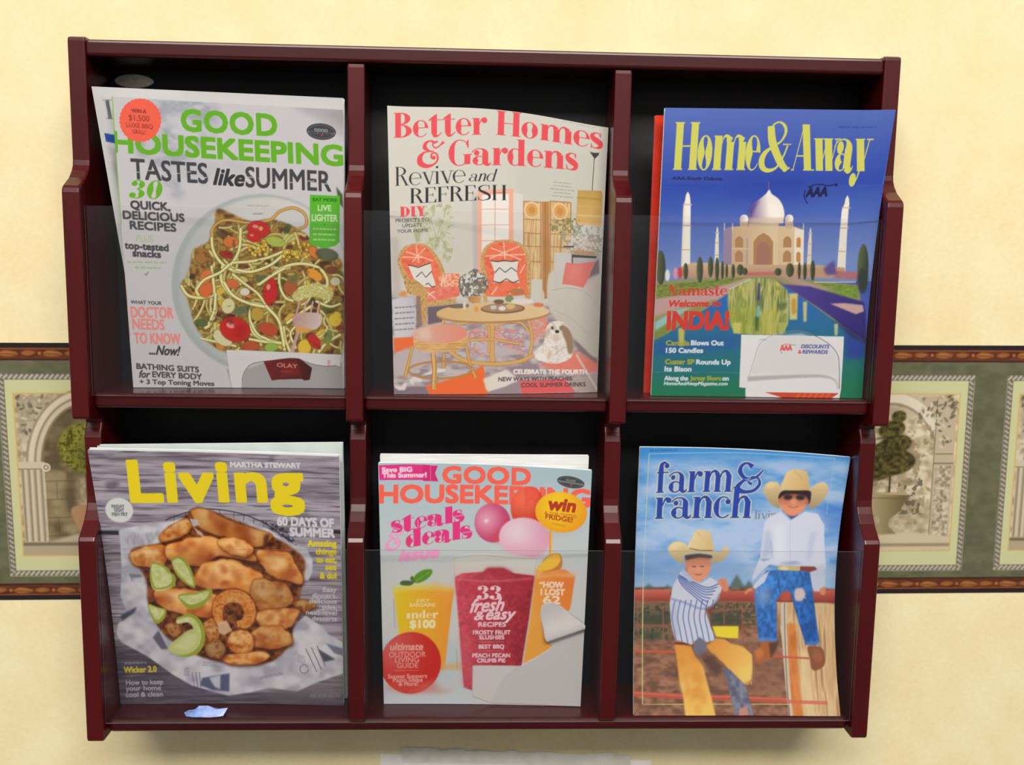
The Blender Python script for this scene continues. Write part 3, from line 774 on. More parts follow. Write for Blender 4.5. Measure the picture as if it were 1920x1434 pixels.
    lab = np.array(B(1018, 906, 1200, 912, 1500, 928, 1845, 946, 1838, 1036, 1800, 1024, 1740, 1030, 1660, 1018, 1590, 996, 1540, 972, 1480, 968, 1410, 975, 1340, 984, 1270, 992, 1215, 1002, 1180, 1020, 1150, 1060, 1132, 1110, 1132, 1188, 1062, 1182, 1046, 1120))
    pg.poly(lab, (222, 219, 218)); pg.line(lab[4:20], 1.1, (150, 146, 146), .6); pg.bars(B(1100, 955), B(1180, 960), 2, 5, 1.2, (190, 188, 188), .6, 3); pg.bars(B(1745, 990), B(1765, 990), 4, 3.4, 2, (220, 110, 96), .9, 3, frac=(1, 1))
    pg.label = lab
    return pg
def zig(pg, pts, w=2.0, c=(62, 60, 66)): pg.line(pts, w, c, .9)

def art_room_cover():
    pg = Page([(726, 198), (1150, 240), (1123, 738), (738, 735)], 420, 536, (206, 203, 191))
    C = view(700, 180, 4.0); D = view(700, 450, 4.0); R = random.Random(8)
    pg.poly(C(1060, 560, 1760, 400, 1800, 700, 1500, 1100, 1080, 1000), (196, 195, 183), .6, 12)
    # plant sprigs at left
    pg.speck(C(320, 900, 560, 850, 620, 960, 600, 1250, 480, 1290, 340, 1150), (166, 168, 118), 7, .53, 4, .75, smooth=True); pg.speck(C(360, 980, 580, 900, 590, 1250, 420, 1260), (196, 200, 160), 5, .5, 14, .7, smooth=True)
    for q in (C(560, 870, 540, 960, 500, 1060, 480, 1200), C(440, 960, 470, 1040, 490, 1130), C(600, 1080, 540, 1060, 500, 1110)): pg.line(q, 1, (150, 140, 100), .7, smooth=True)
    # glazed door in its peach frame
    pg.poly(C(760, 800, 810, 800, 810, 1520, 770, 1520), (186, 178, 172), .8, 2)
    pg.poly(C(805, 765, 1078, 756, 1072, 1400, 800, 1400), (232, 172, 146)); pg.poly(C(835, 800, 1040, 795, 1036, 1400, 832, 1400), (232, 226, 218))
    for y in (906, 1022, 1138, 1250): pg.line(C(834, y, 1038, y + 2), 1.5, (220, 168, 148))
    pg.line(C(936, 800, 930, 1400), 1.8, (216, 170, 150)); pg.poly(C(1075, 780, 1145, 800, 1140, 1340, 1072, 1340), (214, 210, 202))
    # bamboo screens
    for x0, x1, t in ((1150, 1285, 848), (1350, 1512, 838)):
        pg.poly(C(x0, t, x1, t + 4, x1, 1420, x0 - 4, 1420), pg.mott([(206, 166, 108), (228, 200, 150), (190, 148, 92)], 2.2, 40, 3))
        for y in (980, 1082, 1178, 1290): pg.line(C(x0, y, x1, y + 3), 1.4, (160, 112, 60), .9)
        pg.line(C(x0 + 3, t, x0, 1420), 2.2, (186, 130, 70)); pg.line(C(x1 - 3, t, x1 - 3, 1420), 2.2, (186, 130, 70)); pg.line(C(x0, t, x1, t + 3), 2, (176, 124, 68))
        cx = (x0 + x1) / 2 - 4; pg.ell(*C(cx, 912), 15, 16, (226, 196, 146)); pg.ell(*C(cx, 912), 11.5, 12.5, (214, 160, 92)); pg.ell(*C(cx, 912), 6, 6.5, (198, 140, 70))
    pg.poly(C(1290, 845, 1345, 842, 1345, 1560, 1290, 1560), pg.lin(C(1290, 0), (184, 132, 76), C(1345, 0), (222, 190, 138))); pg.line(C(1316, 850, 1312, 1560), 1.6, (164, 110, 58))
    # hanging basket lamp
    pg.line(C(1690, 480, 1672, 742), 1.4, (84, 78, 76)); pg.poly(C(1655, 440, 1690, 446, 1728, 444, 1722, 462, 1692, 494), (66, 62, 64), 1, .4)
    pg.poly(C(1562, 742, 1742, 738, 1752, 780, 1736, 1016, 1540, 1002, 1552, 900), pg.lin(C(1650, 740), (190, 156, 84), C(1650, 1010), (216, 176, 108)))
    for y, c in ((800, (176, 140, 70)), (860, (206, 172, 106)), (932, (224, 196, 136)), (975, (226, 166, 92))): pg.line(C(1556, y, 1742, y + 5), 4, c, .7)
    # leaves / flowers at right
    pg.poly(C(1530, 1000, 1740, 1010, 1735, 1260, 1460, 1230, 1500, 1100), (208, 206, 200), .9, 3)
    pg.speck(C(1360, 990, 1560, 960, 1560, 1060, 1380, 1070), (132, 130, 84), 5, .45, 9, .9, smooth=True); pg.speck(C(1460, 1040, 1735, 1020, 1735, 1230, 1470, 1230), (150, 152, 132), 5, .52, 19, .8, smooth=True); pg.speck(C(1500, 1080, 1700, 1080, 1700, 1230, 1500, 1230), (220, 150, 120), 4, .62, 29, .8, smooth=True)
    # ---- lower half
    pg.poly(D(130, 420, 700, 500, 1340, 520, 1700, 900, 1695, 1160, 140, 1150), pg.mott([(150, 134, 140), (176, 164, 164), (196, 184, 180)], 16, 6, 21), 1, 3)
    pg.poly(D(130, 0, 196, 0, 210, 430, 145, 460), (188, 180, 170), .8, 3)
    # rug
    pg.poly(D(150, 740, 300, 718, 320, 800, 160, 850), (236, 110, 58), 1, 1.5); pg.poly(D(150, 850, 320, 800, 460, 900, 260, 1020, 150, 1000), (190, 176, 174), 1, 2)
    pg.poly(D(395, 1085, 560, 1045, 780, 980, 840, 940, 880, 1145, 430, 1140), (238, 108, 50), 1, 1); pg.poly(D(150, 1090, 400, 1085, 430, 1145, 152, 1145), (134, 116, 124), 1, 1)
    pg.poly(D(840, 1040, 1060, 960, 1200, 1010, 1000, 1100, 880, 1130, 860, 1110), (224, 216, 206), 1, 1.5); pg.poly(D(1100, 1060, 1450, 1050, 1530, 1145, 1130, 1145), (226, 92, 92), 1, 1); pg.poly(D(880, 1130, 1010, 1095, 1110, 1060, 1130, 1145, 880, 1145), (156, 140, 146), 1, 1)
    pg.poly(D(1250, 950, 1400, 900, 1540, 860, 1700, 940, 1695, 1010, 1400, 1000), (226, 128, 112), 1, 2); pg.poly(D(1000, 960, 1250, 940, 1280, 1010, 1100, 1040), (150, 130, 138), 1, 2); pg.poly(D(1480, 1060, 1690, 1010, 1692, 1150, 1560, 1145), (176, 160, 156), 1, 2)
    pg.line(D(1540, 880, 1695, 1140), 4, (212, 196, 184), .9); pg.poly(D(1520, 780, 1600, 800, 1695, 900, 1695, 950, 1560, 860), (128, 110, 108), .9, 2)
    for q in (D(160, 1090, 190, 1110, 240, 1110, 260, 1060, 230, 1060, 210, 1085, 170, 1078), D(270, 1040, 320, 1010, 380, 1040, 360, 1055, 320, 1045, 300, 1075, 285, 1060), D(360, 1010, 480, 960, 560, 965, 540, 985, 450, 1000)): pg.poly(q, (220, 212, 206), 1, .7)
    pg.poly(D(700, 700, 900, 680, 1160, 700, 1150, 870, 760, 880), pg.mott([(206, 170, 164), (226, 146, 130), (160, 140, 150), (200, 190, 190)], 10, 5, 33), 1, 2); pg.poly(D(760, 800, 900, 790, 1150, 860, 900, 900), (190, 180, 184), .9, 2)
    pg.poly(D(1200, 620, 1320, 600, 1330, 700, 1240, 800, 1200, 760), pg.mott([(226, 130, 100), (200, 180, 176)], 7, 4, 13), 1, 2)
    # sofa, pillow, console
    pg.poly(D(1380, 140, 1510, 140, 1510, 300, 1380, 300), (206, 202, 196)); pg.poly(D(1515, 160, 1730, 150, 1722, 420, 1515, 300), (186, 180, 184), 1, 1); pg.poly(D(1515, 150, 1700, 160, 1700, 175, 1515, 172), (70, 64, 62), .9)
    pg.line(D(1518, 160, 1518, 260), 2, (70, 64, 62)); pg.line(D(1450, 95, 1530, 92), 2.4, (70, 62, 62)); pg.poly(D(1520, 120, 1690, 125, 1690, 155, 1520, 150), (186, 150, 110), .9, 1)
    pg.poly(D(1340, 300, 1440, 290, 1480, 380, 1600, 390, 1722, 280, 1710, 700, 1694, 905, 1560, 800, 1400, 640, 1330, 520), pg.lin(D(1400, 350), (206, 200, 188), D(1600, 800), (192, 186, 174)), 1, 1.5, True)
    pg.line(D(1360, 420, 1460, 400, 1600, 420, 1700, 520), 1.4, (174, 166, 154), .8, smooth=True); pg.line(D(1370, 560, 1500, 620, 1660, 760), 1.4, (176, 168, 156), .7, smooth=True)
    pg.poly(D(1600, 300, 1715, 180, 1720, 290, 1620, 380), (120, 110, 114), .9, 1); pg.poly(D(1620, 330, 1715, 290, 1710, 420, 1590, 420), (204, 190, 184), .9, 2)
    pg.poly(D(1468, 212, 1560, 218, 1692, 198, 1640, 320, 1600, 396, 1520, 380, 1438, 372), (222, 124, 116)); pg.poly(D(1500, 230, 1600, 225, 1560, 330, 1480, 340), (230, 140, 130), .6, 3)
    # wicker chairs
    WK, WD = (208, 168, 106), (168, 122, 66)
    wick = pg.mott([(190, 146, 84), (216, 178, 118), (170, 124, 70)], 2.2, 3, 17)
    cush = pg.mott([(226, 100, 66), (238, 124, 88), (232, 112, 76)], 9, 7, 27)
    def chair_back(o, c):
        pg.poly(o, wick, 1, .5, True); pg.poly(c, cush, 1, .5, True)
    chair_back(D(186, 170, 226, 84, 320, 54, 420, 74, 500, 165, 556, 290, 560, 400, 420, 410, 250, 330, 200, 240), D(212, 160, 262, 86, 340, 68, 420, 96, 482, 190, 524, 300, 480, 384, 330, 360, 250, 262))
    for q in (D(330, 72, 350, 200), D(250, 110, 460, 190), D(300, 190, 400, 90), D(220, 150, 380, 160)): pg.line(q, 2.2, (248, 206, 182), .8, .4)
    pg.poly(D(505, 310, 600, 284, 660, 296, 668, 360, 650, 420, 540, 400), pg.mott([(234, 128, 90), (244, 206, 176), (226, 110, 76)], 6, 5, 37), 1, .6, True)
    pg.poly(D(395, 400, 520, 380, 650, 390, 655, 450, 540, 475, 420, 482), pg.mott([(226, 112, 92), (236, 140, 118)], 8, 5, 47), 1, .5, True); pg.line(D(420, 440, 470, 410), 1.8, (246, 210, 190)); pg.line(D(415, 415, 480, 465), 1.8, (246, 210, 190))
    pg.poly(D(410, 484, 640, 466, 636, 505, 420, 520), wick); pg.poly(D(418, 522, 600, 512, 540, 630, 420, 650), (112, 96, 102), 1, 1)
    pg.poly(D(230, 326, 300, 318, 385, 312, 400, 380, 416, 420, 410, 640, 372, 652, 352, 520, 330, 440, 262, 420), wick, 1, .4); pg.line(D(262, 345, 370, 340), 2, WD, .8); pg.poly(D(330, 440, 360, 440, 376, 650, 330, 680), (132, 108, 96), .8, 1)
    chair_back(D(824, 220, 846, 118, 920, 66, 1030, 52, 1130, 80, 1190, 160, 1204, 300, 1200, 470, 1165, 480, 1120, 400, 900, 410, 870, 500, 842, 480, 836, 330), D(850, 190, 890, 98, 960, 72, 1040, 70, 1116, 96, 1166, 180, 1170, 300, 1150, 400, 900, 420, 872, 300))
    for q in (D(1000, 70, 1010, 200), D(900, 110, 1130, 200), D(890, 190, 1120, 100), D(860, 170, 1165, 160), D(1120, 300, 1160, 230)): pg.line(q, 2.2, (248, 206, 182), .8, .4)
    pg.poly(D(880, 400, 1000, 380, 1150, 380, 1165, 450, 885, 462), cush, 1, .5, True); pg.line(D(905, 450, 950, 395), 1.8, (246, 210, 190)); pg.line(D(1040, 445, 1120, 400), 1.8, (246, 210, 190))
    # zigzag cushions
    PW = (226, 220, 212)
    pg.poly(D(268, 216, 350, 226, 442, 204, 452, 280, 482, 370, 440, 382, 400, 376, 310, 312), PW, 1, .4); zig(pg, D(268, 210, 310, 220, 345, 232, 400, 214, 442, 204)); zig(pg, D(330, 300, 372, 266, 404, 306, 450, 264)); zig(pg, D(400, 360, 424, 350, 450, 378, 478, 374))
    pg.poly(D(900, 206, 960, 214, 1110, 206, 1096, 290, 1118, 366, 1020, 350, 918, 366, 930, 290), PW, 1, .4); zig(pg, D(902, 204, 950, 212, 1000, 204, 1060, 212, 1110, 204)); zig(pg, D(932, 292, 966, 256, 1010, 290, 1056, 256, 1096, 284)); zig(pg, D(916, 352, 970, 366, 1018, 336, 1068, 366, 1114, 348))
    # drum stool
    pg.poly(D(142, 460, 220, 444, 304, 448, 330, 560, 322, 680, 292, 732, 160, 736), pg.lin(D(150, 0), (206, 204, 206), D(330, 0), (188, 184, 190)), 1, .6)
    for k in range(5): pg.bars(D(160, 520 + k * 40), D(316, 514 + k * 40), 1, 0, 2.6, (122, 116, 128), .8, k, frac=(.95, 1))
    pg.poly(D(190, 430, 216, 398, 250, 400, 260, 440), (222, 140, 70), .9, 1)
    # potted flowers
    pg.speck(D(660, 330, 740, 280, 790, 262, 870, 330, 880, 400, 830, 450, 720, 470, 670, 430), (104, 100, 96), 6, .34, 7, .95, smooth=True); pg.speck(D(670, 330, 740, 290, 800, 270, 870, 340, 870, 400, 820, 440, 700, 460), (218, 216, 210), 5.5, .53, 17, .95, smooth=True); pg.speck(D(660, 330, 760, 280, 880, 350, 860, 430, 700, 460), (140, 130, 90), 5, .6, 57, .8, smooth=True)
    pg.poly(D(722, 460, 834, 452, 815, 522, 745, 524), pg.lin(D(722, 0), (184, 132, 78), D(834, 0), (216, 176, 118)), 1, .4)
    # coffee table
    for q, w in ((D(545, 600, 530, 650), 4), (D(620, 620, 640, 740, 620, 860), 4), (D(910, 640, 905, 780, 910, 930), 9), (D(1180, 620, 1210, 760, 1180, 900, 1100, 930), 5), (D(660, 650, 800, 640, 880, 680, 885, 860), 4), (D(940, 690, 990, 650, 1120, 650, 1190, 720), 4), (D(580, 840, 700, 910, 910, 938, 1100, 925, 1220, 880), 6), (D(720, 770, 900, 766, 1110, 800), 4)):
        pg.line(q, w + 1.2, (150, 104, 52), .9, smooth=True); pg.line(q, w, (214, 168, 98), 1, smooth=True)
    pg.ell(*D(912, 585), 107, 17, (184, 134, 76)); pg.ell(*D(912, 571), 107, 17, pg.lin(D(500, 560), (214, 178, 122), D(1330, 580), (224, 196, 150))); pg.ell(*D(990, 550), 42, 9, (128, 96, 70)); pg.ell(*D(985, 546), 38, 7, (170, 134, 100)); pg.ell(*D(660, 524), 21, 4, (96, 84, 76), .8)
    for x, y, rx, ry, c in ((920, 540, 6, 4, (196, 200, 206)), (985, 548, 7, 4, (226, 224, 220)), (1050, 535, 9, 5, (214, 184, 120)), (1040, 480, 8, 6, (120, 140, 84)), (960, 500, 10, 4, (112, 84, 60)), (1140, 500, 22, 5, (226, 214, 206)), (1100, 430, 14, 6, (176, 120, 70)), (700, 520, 3, 8, (222, 212, 196)), (745, 530, 3, 9, (206, 190, 170)), (790, 550, 4, 5, (226, 150, 80)), (1260, 525, 10, 4, (220, 120, 80)), (1290, 460, 4, 10, (206, 196, 180))): pg.ell(*D(x, y), rx, ry, c, .95, 0, .6)
    # ottoman
    for q in (D(300, 800, 262, 940, 240, 1020), D(708, 790, 740, 930, 784, 1032), D(540, 860, 538, 960)): pg.line(q, 6, (168, 118, 60), 1); pg.line(q, 4.2, (214, 164, 92), 1)
    pg.line(ell_pts(*D(512, 972), 61, 15, 0, 60), 4, (182, 132, 70), .9); pg.line(D(455, 850, 470, 960, 462, 1108), 9.5, (172, 122, 62)); pg.line(D(458, 850, 472, 960, 464, 1106), 7, (222, 176, 106)); pg.line(D(474, 850, 480, 960, 470, 1100), 1.4, (170, 118, 58))
    pg.poly(D(302, 725, 400, 760, 620, 760, 722, 715, 722, 800, 650, 838, 470, 846, 360, 836, 310, 800), pg.mott([(206, 160, 96), (226, 186, 124), (188, 140, 78)], 30, 2, 23), 1, .4); pg.ell(*D(511, 716), 53, 17, pg.lin(D(310, 700), (216, 176, 156), D(700, 720), (224, 140, 118))); pg.poly(D(340, 690, 430, 664, 440, 760, 360, 745), (226, 200, 184), .7, 3)
    # dog
    pg.poly(D(1236, 850, 1290, 800, 1310, 740, 1316, 690, 1350, 650, 1420, 640, 1480, 676, 1514, 750, 1516, 850, 1490, 910, 1380, 944, 1260, 918, 1226, 890), pg.mott([(222, 214, 202), (238, 232, 224), (206, 194, 180)], 6, 6, 43), 1, .7, True)
    pg.poly(D(1430, 670, 1490, 700, 1518, 780, 1512, 860, 1480, 870, 1462, 790, 1440, 740), (150, 122, 92), .95, 1.2, True); pg.poly(D(1300, 720, 1340, 680, 1350, 720, 1310, 770), (196, 172, 146), .8, 1.5); pg.ell(*D(1362, 690), 2.6, 3.2, (74, 60, 54), .9, 0, .5); pg.ell(*D(1398, 716), 4, 3, (48, 42, 44), 1, 0, .4); pg.ell(*D(1388, 760), 7, 7, (214, 186, 166), .8, 0, 1.5); pg.ell(*D(1425, 692), 3, 4, (120, 96, 76), .7, 0, .8); pg.ell(*D(1270, 890), 9, 6, (236, 230, 222), 1, 0, 1); pg.ell(*D(1340, 880), 4, 8, (206, 168, 130), .6, 20, 1.5)
    # lettering
    RD = (226, 78, 84); BK = (46, 44, 44)
    pg.serif('Better', C(158, 327), C(880, 348), 48.5, RD, w=.235, h=.035, s=.06); pg.serif('Homes', C(946, 350), C(1755, 415), 46.5, RD, w=.235, h=.035, s=.06)
    pg.serif('&', C(338, 562), C(556, 560), 48, RD, w=.20, h=.045); pg.serif('Gardens', C(580, 572), C(1566, 592), 49, RD, w=.235, h=.035, s=.06)
    pg.serif('Revive', C(168, 695), C(712, 702), 36, BK, w=.10, h=.022, s=.06); pg.serif('and', C(732, 694), C(930, 700), 23, BK, w=.11, h=.03, s=.03, xh=.62, shear=.3); pg.serif('REFRESH', C(284, 834), C(1022, 842), 28.5, BK, w=.13, h=.025, s=.05)
    pg.serif('DIY', C(205, 930), C(398, 934), 19, RD, w=.3, h=.05, s=.06)
    pg.text('PROJECTS TO', C(170, 970), C(430, 974), 6.2, (96, 92, 90), .2); pg.text('UPDATE', C(224, 1010), C(376, 1012), 6.2, (96, 92, 90), .2); pg.text('YOUR HOME', C(182, 1050), C(424, 1052), 6.2, (96, 92, 90), .2)
    pg.bars(C(1355, 692), C(1540, 698), 5, 6.5, 1.8, (150, 148, 142), .75, 12, frac=(.5, 1)); pg.bars(C(1450, 218), C(1700, 250), 1, 0, 2, (170, 168, 160), .5, 3, frac=(1, 1))
    pg.text('CELEBRATE THE FOURTH', D(1068, 1008), D(1615, 1020), 7.4, (236, 228, 220), .7); pg.text('NEW WAYS WITH PEACHES', D(955, 1058), D(1505, 1062), 7.0, (84, 70, 74), .35); pg.text('COOL SUMMER DRINKS', D(1125, 1102), D(1605, 1106), 7.0, (84, 70, 74), .35)
    return pg
def art_travel_cover():
    pg = Page([(1247, 202), (1676, 207), (1627, 749), (1221, 744)], 424, 544, (70, 92, 184))
    E = view(1190, 190, 3.84); F = view(1190, 460, 3.84); R = random.Random(5)
    pg.poly(E(120, 30, 1880, 40, 1800, 620, 120, 620), pg.lin((1440, 200), (86, 108, 184), (1440, 345), (46, 74, 170)), 1)
    pg.poly(E(120, 600, 1880, 600, 1800, 1300, 120, 1300), pg.lin((1440, 345), (46, 74, 170), (1440, 500), (116, 142, 200)), 1)
    pg.poly(E(640, 520, 1300, 520, 1250, 700, 700, 700), (40, 62, 160), .5, 14)
    # far minarets, plinth, hedges
    def minaret(x, t, b, w, lean, c0, c1):
        pg.poly(E(x - w * .42, t + 60, x - w * .3, t + 25, x, t, x + w * .3, t + 25, x + w * .42, t + 60, x + w * .6 - lean * .4, t + 110, x + w * .75 - lean, b, x - w * .75 - lean, b, x - w * .6 - lean * .4, t + 110), pg.lin(E(x - w * .7, 0), c0, E(x + w * .5, 0), c1), 1, .5)
        for k in (.16, .42, .72): yy = t + (b - t) * k; pg.line(E(x - w * .75 - lean * k, yy, x + w * .75 - lean * k, yy + 2), 2.2, (196, 176, 140), .9)
    minaret(608, 900, 1190, 22, 4, (196, 184, 176), (236, 228, 214)); minaret(1298, 908, 1190, 22, 6, (150, 130, 150), (226, 214, 196))
    minaret(388, 652, 1235, 46, 14, (206, 190, 170), (240, 234, 222)); minaret(1562, 678, 1240, 42, 30, (78, 62, 132), (238, 230, 216))
    pg.poly(F(330, 160, 430, 128, 860, 132, 1040, 130, 1300, 140, 1560, 165, 1560, 240, 330, 240), pg.lin(F(0, 130), (212, 186, 146), F(0, 235), (190, 150, 120)), 1, .8)
    pg.poly(F(1500, 190, 1660, 195, 1660, 250, 1480, 240), (176, 110, 120), 1, 1); pg.poly(F(1400, 170, 1480, 110, 1500, 215, 1420, 215), (84, 72, 140), .9, 2)
    # mausoleum
    TB = (208, 178, 136)
    pg.poly(E(655, 925, 720, 905, 840, 900, 840, 885, 1060, 880, 1062, 900, 1180, 905, 1250, 930, 1250, 1180, 655, 1180), pg.lin(E(650, 0), (200, 168, 128), E(1250, 0), (220, 196, 156)), 1, .5)
    pg.poly(E(655, 925, 715, 905, 715, 1180, 655, 1180), (152, 132, 160)); pg.poly(E(1180, 915, 1250, 932, 1250, 1180, 1180, 1180), (238, 228, 208)); pg.poly(E(822, 990, 872, 990, 872, 1180, 822, 1180), (172, 156, 160), .8, 1)
    pg.poly(E(838, 882, 1060, 880, 1060, 1180, 838, 1180), pg.lin(E(840, 0), (206, 178, 140), E(1060, 0), (222, 198, 160)))
    def arch(x, y0, y1, w, c): pg.poly(E(x - w, y1, x - w, y0 + w * .9, x - w * .6, y0 + w * .35, x, y0, x + w * .6, y0 + w * .35, x + w, y0 + w * .9, x + w, y1), c, 1, .4)
    arch(950, 950, 1180, 72, (176, 130, 84)); arch(952, 1010, 1180, 52, (164, 118, 96))
    for x in (770, 1128):
        arch(x, 972, 1055, 30, (176, 132, 86)); arch(x, 1075, 1160, 30, (176, 132, 92))
    for y in (980, 1085): arch(1212, y, y + 75, 16, (198, 138, 72))
    pg.line(E(715, 1065, 838, 1065), 1.4, (226, 204, 170)); pg.line(E(1062, 1065, 1180, 1065), 1.4, (226, 204, 170))
    for x in (660, 720, 1165, 1245): pg.line(E(x, 930, x, 880), 2, (226, 208, 180), .9)
    dome = E(985, 636, 1004, 668, 1056, 706, 1090, 760, 1102, 820, 1092, 862, 1080, 880, 850, 880, 838, 840, 842, 790, 868, 740, 918, 704, 962, 668)
    pg.poly(dome, pg.lin(E(850, 800), (132, 108, 150), E(985, 780), (240, 232, 220)), 1, .6, True); pg.poly(E(990, 720, 1060, 760, 1080, 820, 1050, 860, 1000, 850), (248, 242, 232), .7, 4); pg.line(E(983, 645, 978, 580), 1.8, (150, 90, 120), .8); pg.poly(E(838, 842, 1096, 842, 1090, 884, 842, 884), (214, 190, 164), .7, 2)
    pg.poly(E(838, 790, 866, 730, 920, 700, 880, 780, 850, 850), (58, 52, 140), .75, 3)
    for x, y, r in ((804, 852, 32), (1138, 850, 31)):
        pg.ell(*E(x, y), r / 3.84, r / 3.6, pg.lin(E(x - r, y), (190, 172, 176), E(x + r * .5, y), (240, 234, 226))); pg.poly(E(x - r, y + 18, x + r, y + 18, x + r * .8, y + 70, x - r * .8, y + 70), (206, 178, 146), 1, .5)
    # lawns and walks
    pg.poly(F(150, 265, 500, 240, 860, 225, 1000, 225, 1240, 250, 1660, 290, 1720, 700, 120, 700), (150, 146, 96), 1, 1.5)
    pg.poly(F(150, 290, 480, 262, 840, 232, 700, 290, 300, 370, 150, 400), pg.mott([(96, 118, 46), (140, 150, 66), (112, 134, 50)], 10, 3, 4), 1, 1); pg.poly(F(150, 390, 420, 350, 700, 280, 830, 240, 900, 240, 660, 380, 320, 460, 150, 520), (196, 158, 154), 1, 2)
    pg.poly(F(1200, 250, 1480, 280, 1660, 300, 1650, 390, 1420, 340, 1240, 280), pg.mott([(100, 138, 46), (136, 160, 60)], 8, 3, 6), 1, 1.5); pg.poly(F(1080, 236, 1200, 240, 1500, 330, 1300, 330), (186, 150, 140), .9, 2); pg.line(F(1330, 270, 1640, 268), 2.5, (206, 190, 170), .9)
    pg.poly(F(830, 198, 1040, 196, 1060, 220, 820, 222), (196, 100, 96), .9, 1.5)
    # pool
    pool = F(860, 240, 990, 238, 1120, 300, 1300, 420, 1500, 560, 1715, 720, 1715, 1130, 110, 1130, 135, 690, 240, 640, 440, 520, 660, 370)
    pg.poly(pool, pg.lin(F(0, 420), (40, 104, 186), F(0, 1080), (22, 122, 84)), 1, .8)
    pg.poly(F(140, 700, 790, 660, 790, 740, 140, 800), (34, 84, 168), .7, 8); pg.poly(F(1560, 620, 1710, 720, 1700, 820, 1560, 820), (44, 62, 160), .9, 5); pg.poly(F(140, 820, 790, 830, 780, 930, 140, 930), (30, 110, 140), .6, 8)
    pg.poly(F(1020, 240, 1110, 285, 1300, 300, 1700, 412, 1712, 500, 1715, 700, 1560, 590, 1360, 450, 1180, 340), pg.lin(F(1100, 300), (84, 66, 150), F(1650, 560), (48, 38, 120)), 1, 1.2); pg.poly(F(1450, 424, 1560, 420, 1692, 434, 1700, 480, 1640, 500), (206, 168, 164), 1, 1); pg.poly(F(1480, 540, 1540, 560, 1715, 690, 1715, 720, 1600, 660), (34, 30, 90), .8, 3)
    refl = F(690, 350, 760, 290, 850, 246, 1000, 240, 1100, 300, 1140, 360, 1140, 540, 1120, 600, 1060, 650, 780, 640, 720, 600, 700, 520)
    pg.poly(refl, pg.mott([(112, 124, 74), (172, 172, 96), (200, 192, 120), (134, 150, 70), (206, 196, 90)], 6, 46, 9), 1, 1.2, True)
    pg.setclip(refl, True, 1)
    pg.poly(F(690, 450, 900, 440, 900, 660, 690, 660), pg.mott([(122, 150, 60), (176, 180, 60), (150, 164, 60)], 5, 16, 12), .75, 5); pg.poly(F(920, 480, 1060, 470, 1050, 650, 930, 650), (176, 178, 70), .7, 5)
    pg.poly(F(915, 270, 930, 280, 925, 400, 905, 400), (54, 60, 120), .9, 1); pg.poly(F(905, 440, 930, 440, 930, 520, 900, 520), (120, 190, 190), .9, 1.2); pg.poly(F(890, 520, 922, 520, 915, 620, 895, 620), (50, 84, 40), .8, 2); pg.poly(F(1060, 420, 1130, 420, 1110, 470, 1070, 470), (70, 96, 60), .8, 2)
    for x, w, c in ((760, 12, (120, 130, 74)), (850, 10, (176, 186, 110)), (1000, 14, (206, 196, 116)), (1090, 14, (118, 136, 70))): pg.poly(F(x - w, 260, x + w, 260, x + w, 640, x - w, 640), c, .5, 2)
    pg.setclip()
    for x0, x1, y0, y1, c in ((320, 368, 600, 730, (200, 190, 90)), (725, 790, 560, 640, (206, 200, 100)), (1145, 1210, 350, 540, (222, 206, 120)), (1248, 1280, 410, 555, (206, 200, 140)), (1480, 1510, 570, 655, (200, 200, 150)), (1060, 1120, 560, 640, (176, 180, 90))): pg.poly(F(x0, y0, x1, y0, x1 - 6, y1, x0 + 4, y1), c, .95, 1.2)
    for y in (420, 470): pg.ell(*F(1180, y), 5, 9, (198, 150, 60), .9, 0, 1)
    pg.poly(F(150, 560, 240, 505, 300, 470, 420, 450, 240, 560, 150, 625), (150, 206, 206), .85, 1.5); pg.poly(F(140, 625, 300, 550, 240, 640, 140, 690), (124, 140, 60), .9, 2); pg.line(F(700, 320, 860, 245), 2.5, (190, 214, 190), .8)
    # cypresses
    for x, y, rx, ry in ((190, 165, 36, 125), (480, 180, 24, 95), (560, 160, 20, 75), (608, 175, 16, 85), (648, 182, 12, 66), (680, 188, 10, 50), (728, 190, 14, 52), (780, 180, 26, 40), (815, 192, 20, 26), (375, 190, 18, 60), (1062, 195, 26, 28), (1150, 182, 30, 50), (1220, 185, 12, 62), (1262, 190, 14, 62), (1320, 185, 18, 74), (1690, 160, 40, 165)):
        pg.ell(*F(x, y), rx / 3.84, ry / 3.84, pg.lin(F(x - rx, 0), (104, 112, 62), F(x + rx, 0), (50, 62, 44)), .97, 0, .7)
    pg.ell(*F(1690, 260), 10, 24, (44, 56, 52), .9, 0, 2)
    for x, y, c in ((240, 220, (236, 230, 226)), (300, 205, (226, 150, 170)), (335, 200, (206, 60, 60))): pg.ell(*F(x, y), 4.5, 11, c, .95, 0, 1)
    # lettering
    YL = (206, 206, 96)
    pg.serif('Home', E(278, 496), E(905, 498), 90, YL, w=.31, h=.03, s=.045, xh=.72, track=-.05)
    pg.line(E(985, 180, 1000, 300, 1060, 440, 1110, 500), [13, 15, 14, 10], YL, smooth=True); pg.line(E(995, 260, 990, 200, 1010, 165, 1050, 152, 1085, 180, 1092, 230, 1060, 290, 1000, 330, 950, 370, 925, 420, 930, 475, 970, 500, 1030, 480, 1080, 400, 1110, 320), [3, 3, 3, 3.4, 6, 5, 3.4, 4, 8, 11, 11, 8, 4, 3, 3], YL, smooth=True); pg.line(E(1075, 312, 1135, 312), 2.2, YL); pg.line(E(1080, 505, 1130, 480), 3, YL)
    pg.serif('Away', E(1140, 500), E(1708, 506), 87, YL, w=.31, h=.03, s=.04, xh=.70, track=-.05)
    NV = (34, 36, 96)
